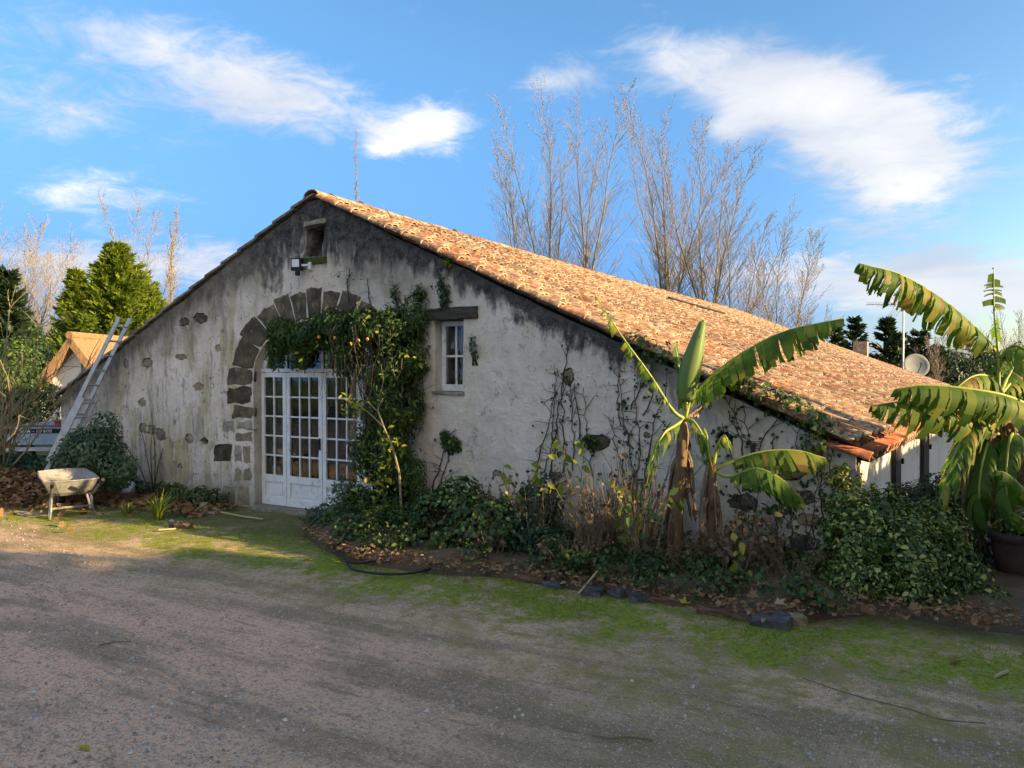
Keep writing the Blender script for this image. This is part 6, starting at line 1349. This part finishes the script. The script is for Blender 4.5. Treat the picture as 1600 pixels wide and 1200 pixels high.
build('post', MB().tube([(p[0], p[1], 0), (p[0], p[1], .30)], .03, 8), M['redpaint'], lm); build('tag', MB().box((p[0]-.01, p[1]-.05, .11), (.07, .015, .08), rz=.3), M['white'], lm)
bd_ = onground(1240, 905); bk = thing('watering_bucket', 'dark bucket half hidden at the foot of the right wall', 'bucket', (bd_[0], bd_[1]+.3, .12)); c_ = (bd_[0], bd_[1]+.3, .12)
build('bucket', MB().lathe([(.0, .01), (.10, .0), (.13, .24), (.125, .24), (.095, .02)], 18, c_), M['slate'], bk); build('handle', MB().tube([np.array(c_) + [.13*math.cos(a), 0, .24+.13*math.sin(a)] for a in np.linspace(0, math.pi, 9)], .005, 5), M['alu'], bk)

# ------------------------------------------------------------------ gravel, grass
def scatter(n, xr, yr, seed, dens):
    rg_ = np.random.default_rng(seed); P = np.stack([rg_.uniform(*xr, n), rg_.uniform(*yr, n), np.zeros(n)], 1); return P[rg_.random(n) < dens(P)], rg_
P, rgn = scatter(90000, (-3, 11), (-7.5, -2.2), 8, lambda P: np.clip((-2.4-P[:, 1])/3.0, .04, 1)*np.clip(vnoise(P, 1.1, 5)*2.2-.55, .03, 1))
gr_h = (vnoise(P, 0.7, 2)-.5)*.05 + (vnoise(P, 2.3, 4)-.5)*.025 - .01
n = len(P); sz = .004 + .015*rgn.random(n)**4.0; a = rgn.random(n)*6.28; vs = []; base8 = np.array([[1, 0], [.3, .8], [-.8, .55], [-.7, -.5], [.35, -.9]])
ca, sa = np.cos(a)[:, None], np.sin(a)[:, None]; as_ = (.5+.5*rgn.random(n))[:, None]
bx2 = base8[None, :, 0]*sz[:, None]; by2 = base8[None, :, 1]*sz[:, None]*as_
X = P[:, :1] + bx2*ca - by2*sa; Y_ = P[:, 1:2] + bx2*sa + by2*ca; Z = np.repeat((gr_h-.004)[:, None], 5, 1)
low = np.stack([X, Y_, Z], -1); hi = np.stack([P[:, :1] + (X-P[:, :1])*.7, P[:, 1:2] + (Y_-P[:, 1:2])*.7, Z + .003 + (sz*.55)[:, None] + rgn.random((n, 5))*.002], -1)
V = np.concatenate([low, hi], 1).reshape(-1, 3); k = np.arange(n)[:, None, None]*10
Fq = np.array([[i, (i+1) % 5, 5+(i+1) % 5, 5+i] for i in range(5)] + [[5, 6, 7, 8], [5, 8, 9, 9]])[:6]
Fs = (k + Fq[None]).reshape(-1, 4); tag(build('gravel', (V, Fs), M['pebble'], rnd=np.repeat(rgn.random(n), 6)), 'loose pale gravel scattered over the drive', 'gravel', kind='stuff')
P, rgn = scatter(70000, (-4.5, 9.5), (-3.1, -.3), 9, lambda P: np.clip(1.25-np.abs(P[:, 1]-np.array([bed_y(q)-.32 for q in P[:, 0]]))/.62, 0, 1)*np.clip(vnoise(P, 1.7, 6)*2.6-.85, 0, 1))
ok = np.array([(q[1] < bed_y(q[0])+.06) if q[0] > .55 else (q[1] < -.9) for q in P]); P = P[ok]; n = len(P)
P[:, 2] = (vnoise(P, 0.7, 2)-.5)*.05 + (vnoise(P, 2.3, 4)-.5)*.025 - .012
L = .018+.030*rgn.random(n)**2; D = rgn.normal(size=(n, 3))*.55 + [0, 0, 1]; v, f = leaves(P, D, rgn.normal(size=(n, 3)), L, .0055, .1); tag(build('grass', (v, f), M['grass'], rnd=np.repeat(rgn.random(n), 2)), 'short mossy grass along the edge of the bed', 'grass', kind='stuff')

# ------------------------------------------------------------------ unseen trees and hedge added to shade the yard, gaps left for sun
HG = 'evergreen trees east of the yard'
for i, (x, y, h, rad) in enumerate([(15.5, -2.7, 8.5, 2.3), (16.5, -5.6, 10, 2.8), (15.8, -9.0, 10.5, 2.9), (16.8, -12.5, 10, 2.9), (15.5, -16, 9, 2.8)]):
    conifer('evergreen_tree', ['evergreen tree nearest the barn in the row east of the yard', 'second evergreen tree from the barn in the row east of the yard', 'middle evergreen tree in the row east of the yard', 'fourth evergreen tree from the barn in the row east of the yard', 'last evergreen tree of the row east of the yard'][i], (x, y, 0), h, rad, 'darkcon', 700+i, 6000, .6, HG, .45, asp=.5)
hb = []
hb += [((16.2, -.6, 3.0), (.9, 1.0, 1.0), 900), ((16.2, -1.4, 2.5), (.9, .9, 1.6), 900)]  # raised stretch of the added hedge trims the sun patch
for y in np.arange(-16, 26, 1.3): hb.append(((16.2, y, 1.65), (.9, .95, 1.85), 1100))
hd_ = shrub('hedge', 'long clipped evergreen hedge east of the yard and barn', hb, .22, 'darkleaf', 99, stems=0, cat='hedge', thr=.2, aspect=.6, base=(16.2, 5, 0))
hb_ = MB().box((16.2, 5, 1.5), (.9, 42.6, 2.9)); hb_.box((16.2, -.6, 2.6), (.8, 1.9, 2.4)); build('inner_branches', hb_, M['darkcon'], hd_)  # solid core keeps light from passing through the unseen hedge
# far wood closing the view to the west and north
fw_ = []
for a in np.linspace(R(60), R(205), 46):
    rg = random.Random(int(a*1000)); d = rg.uniform(62, 74); fw_.append(((d*math.cos(a), 6+d*math.sin(a), 1.2), (3.6, 3.6, rg.uniform(1.6, 3.0)), 420))
(V, Fc), rn = foliage(fw_, .75, .6, .6, .34, .5, .5, 123, zmin=.1); tag(build('distant_wood', (V, Fc), M['darkcon'], rnd=rn), 'dark band of distant trees along the horizon', 'wood', kind='stuff')
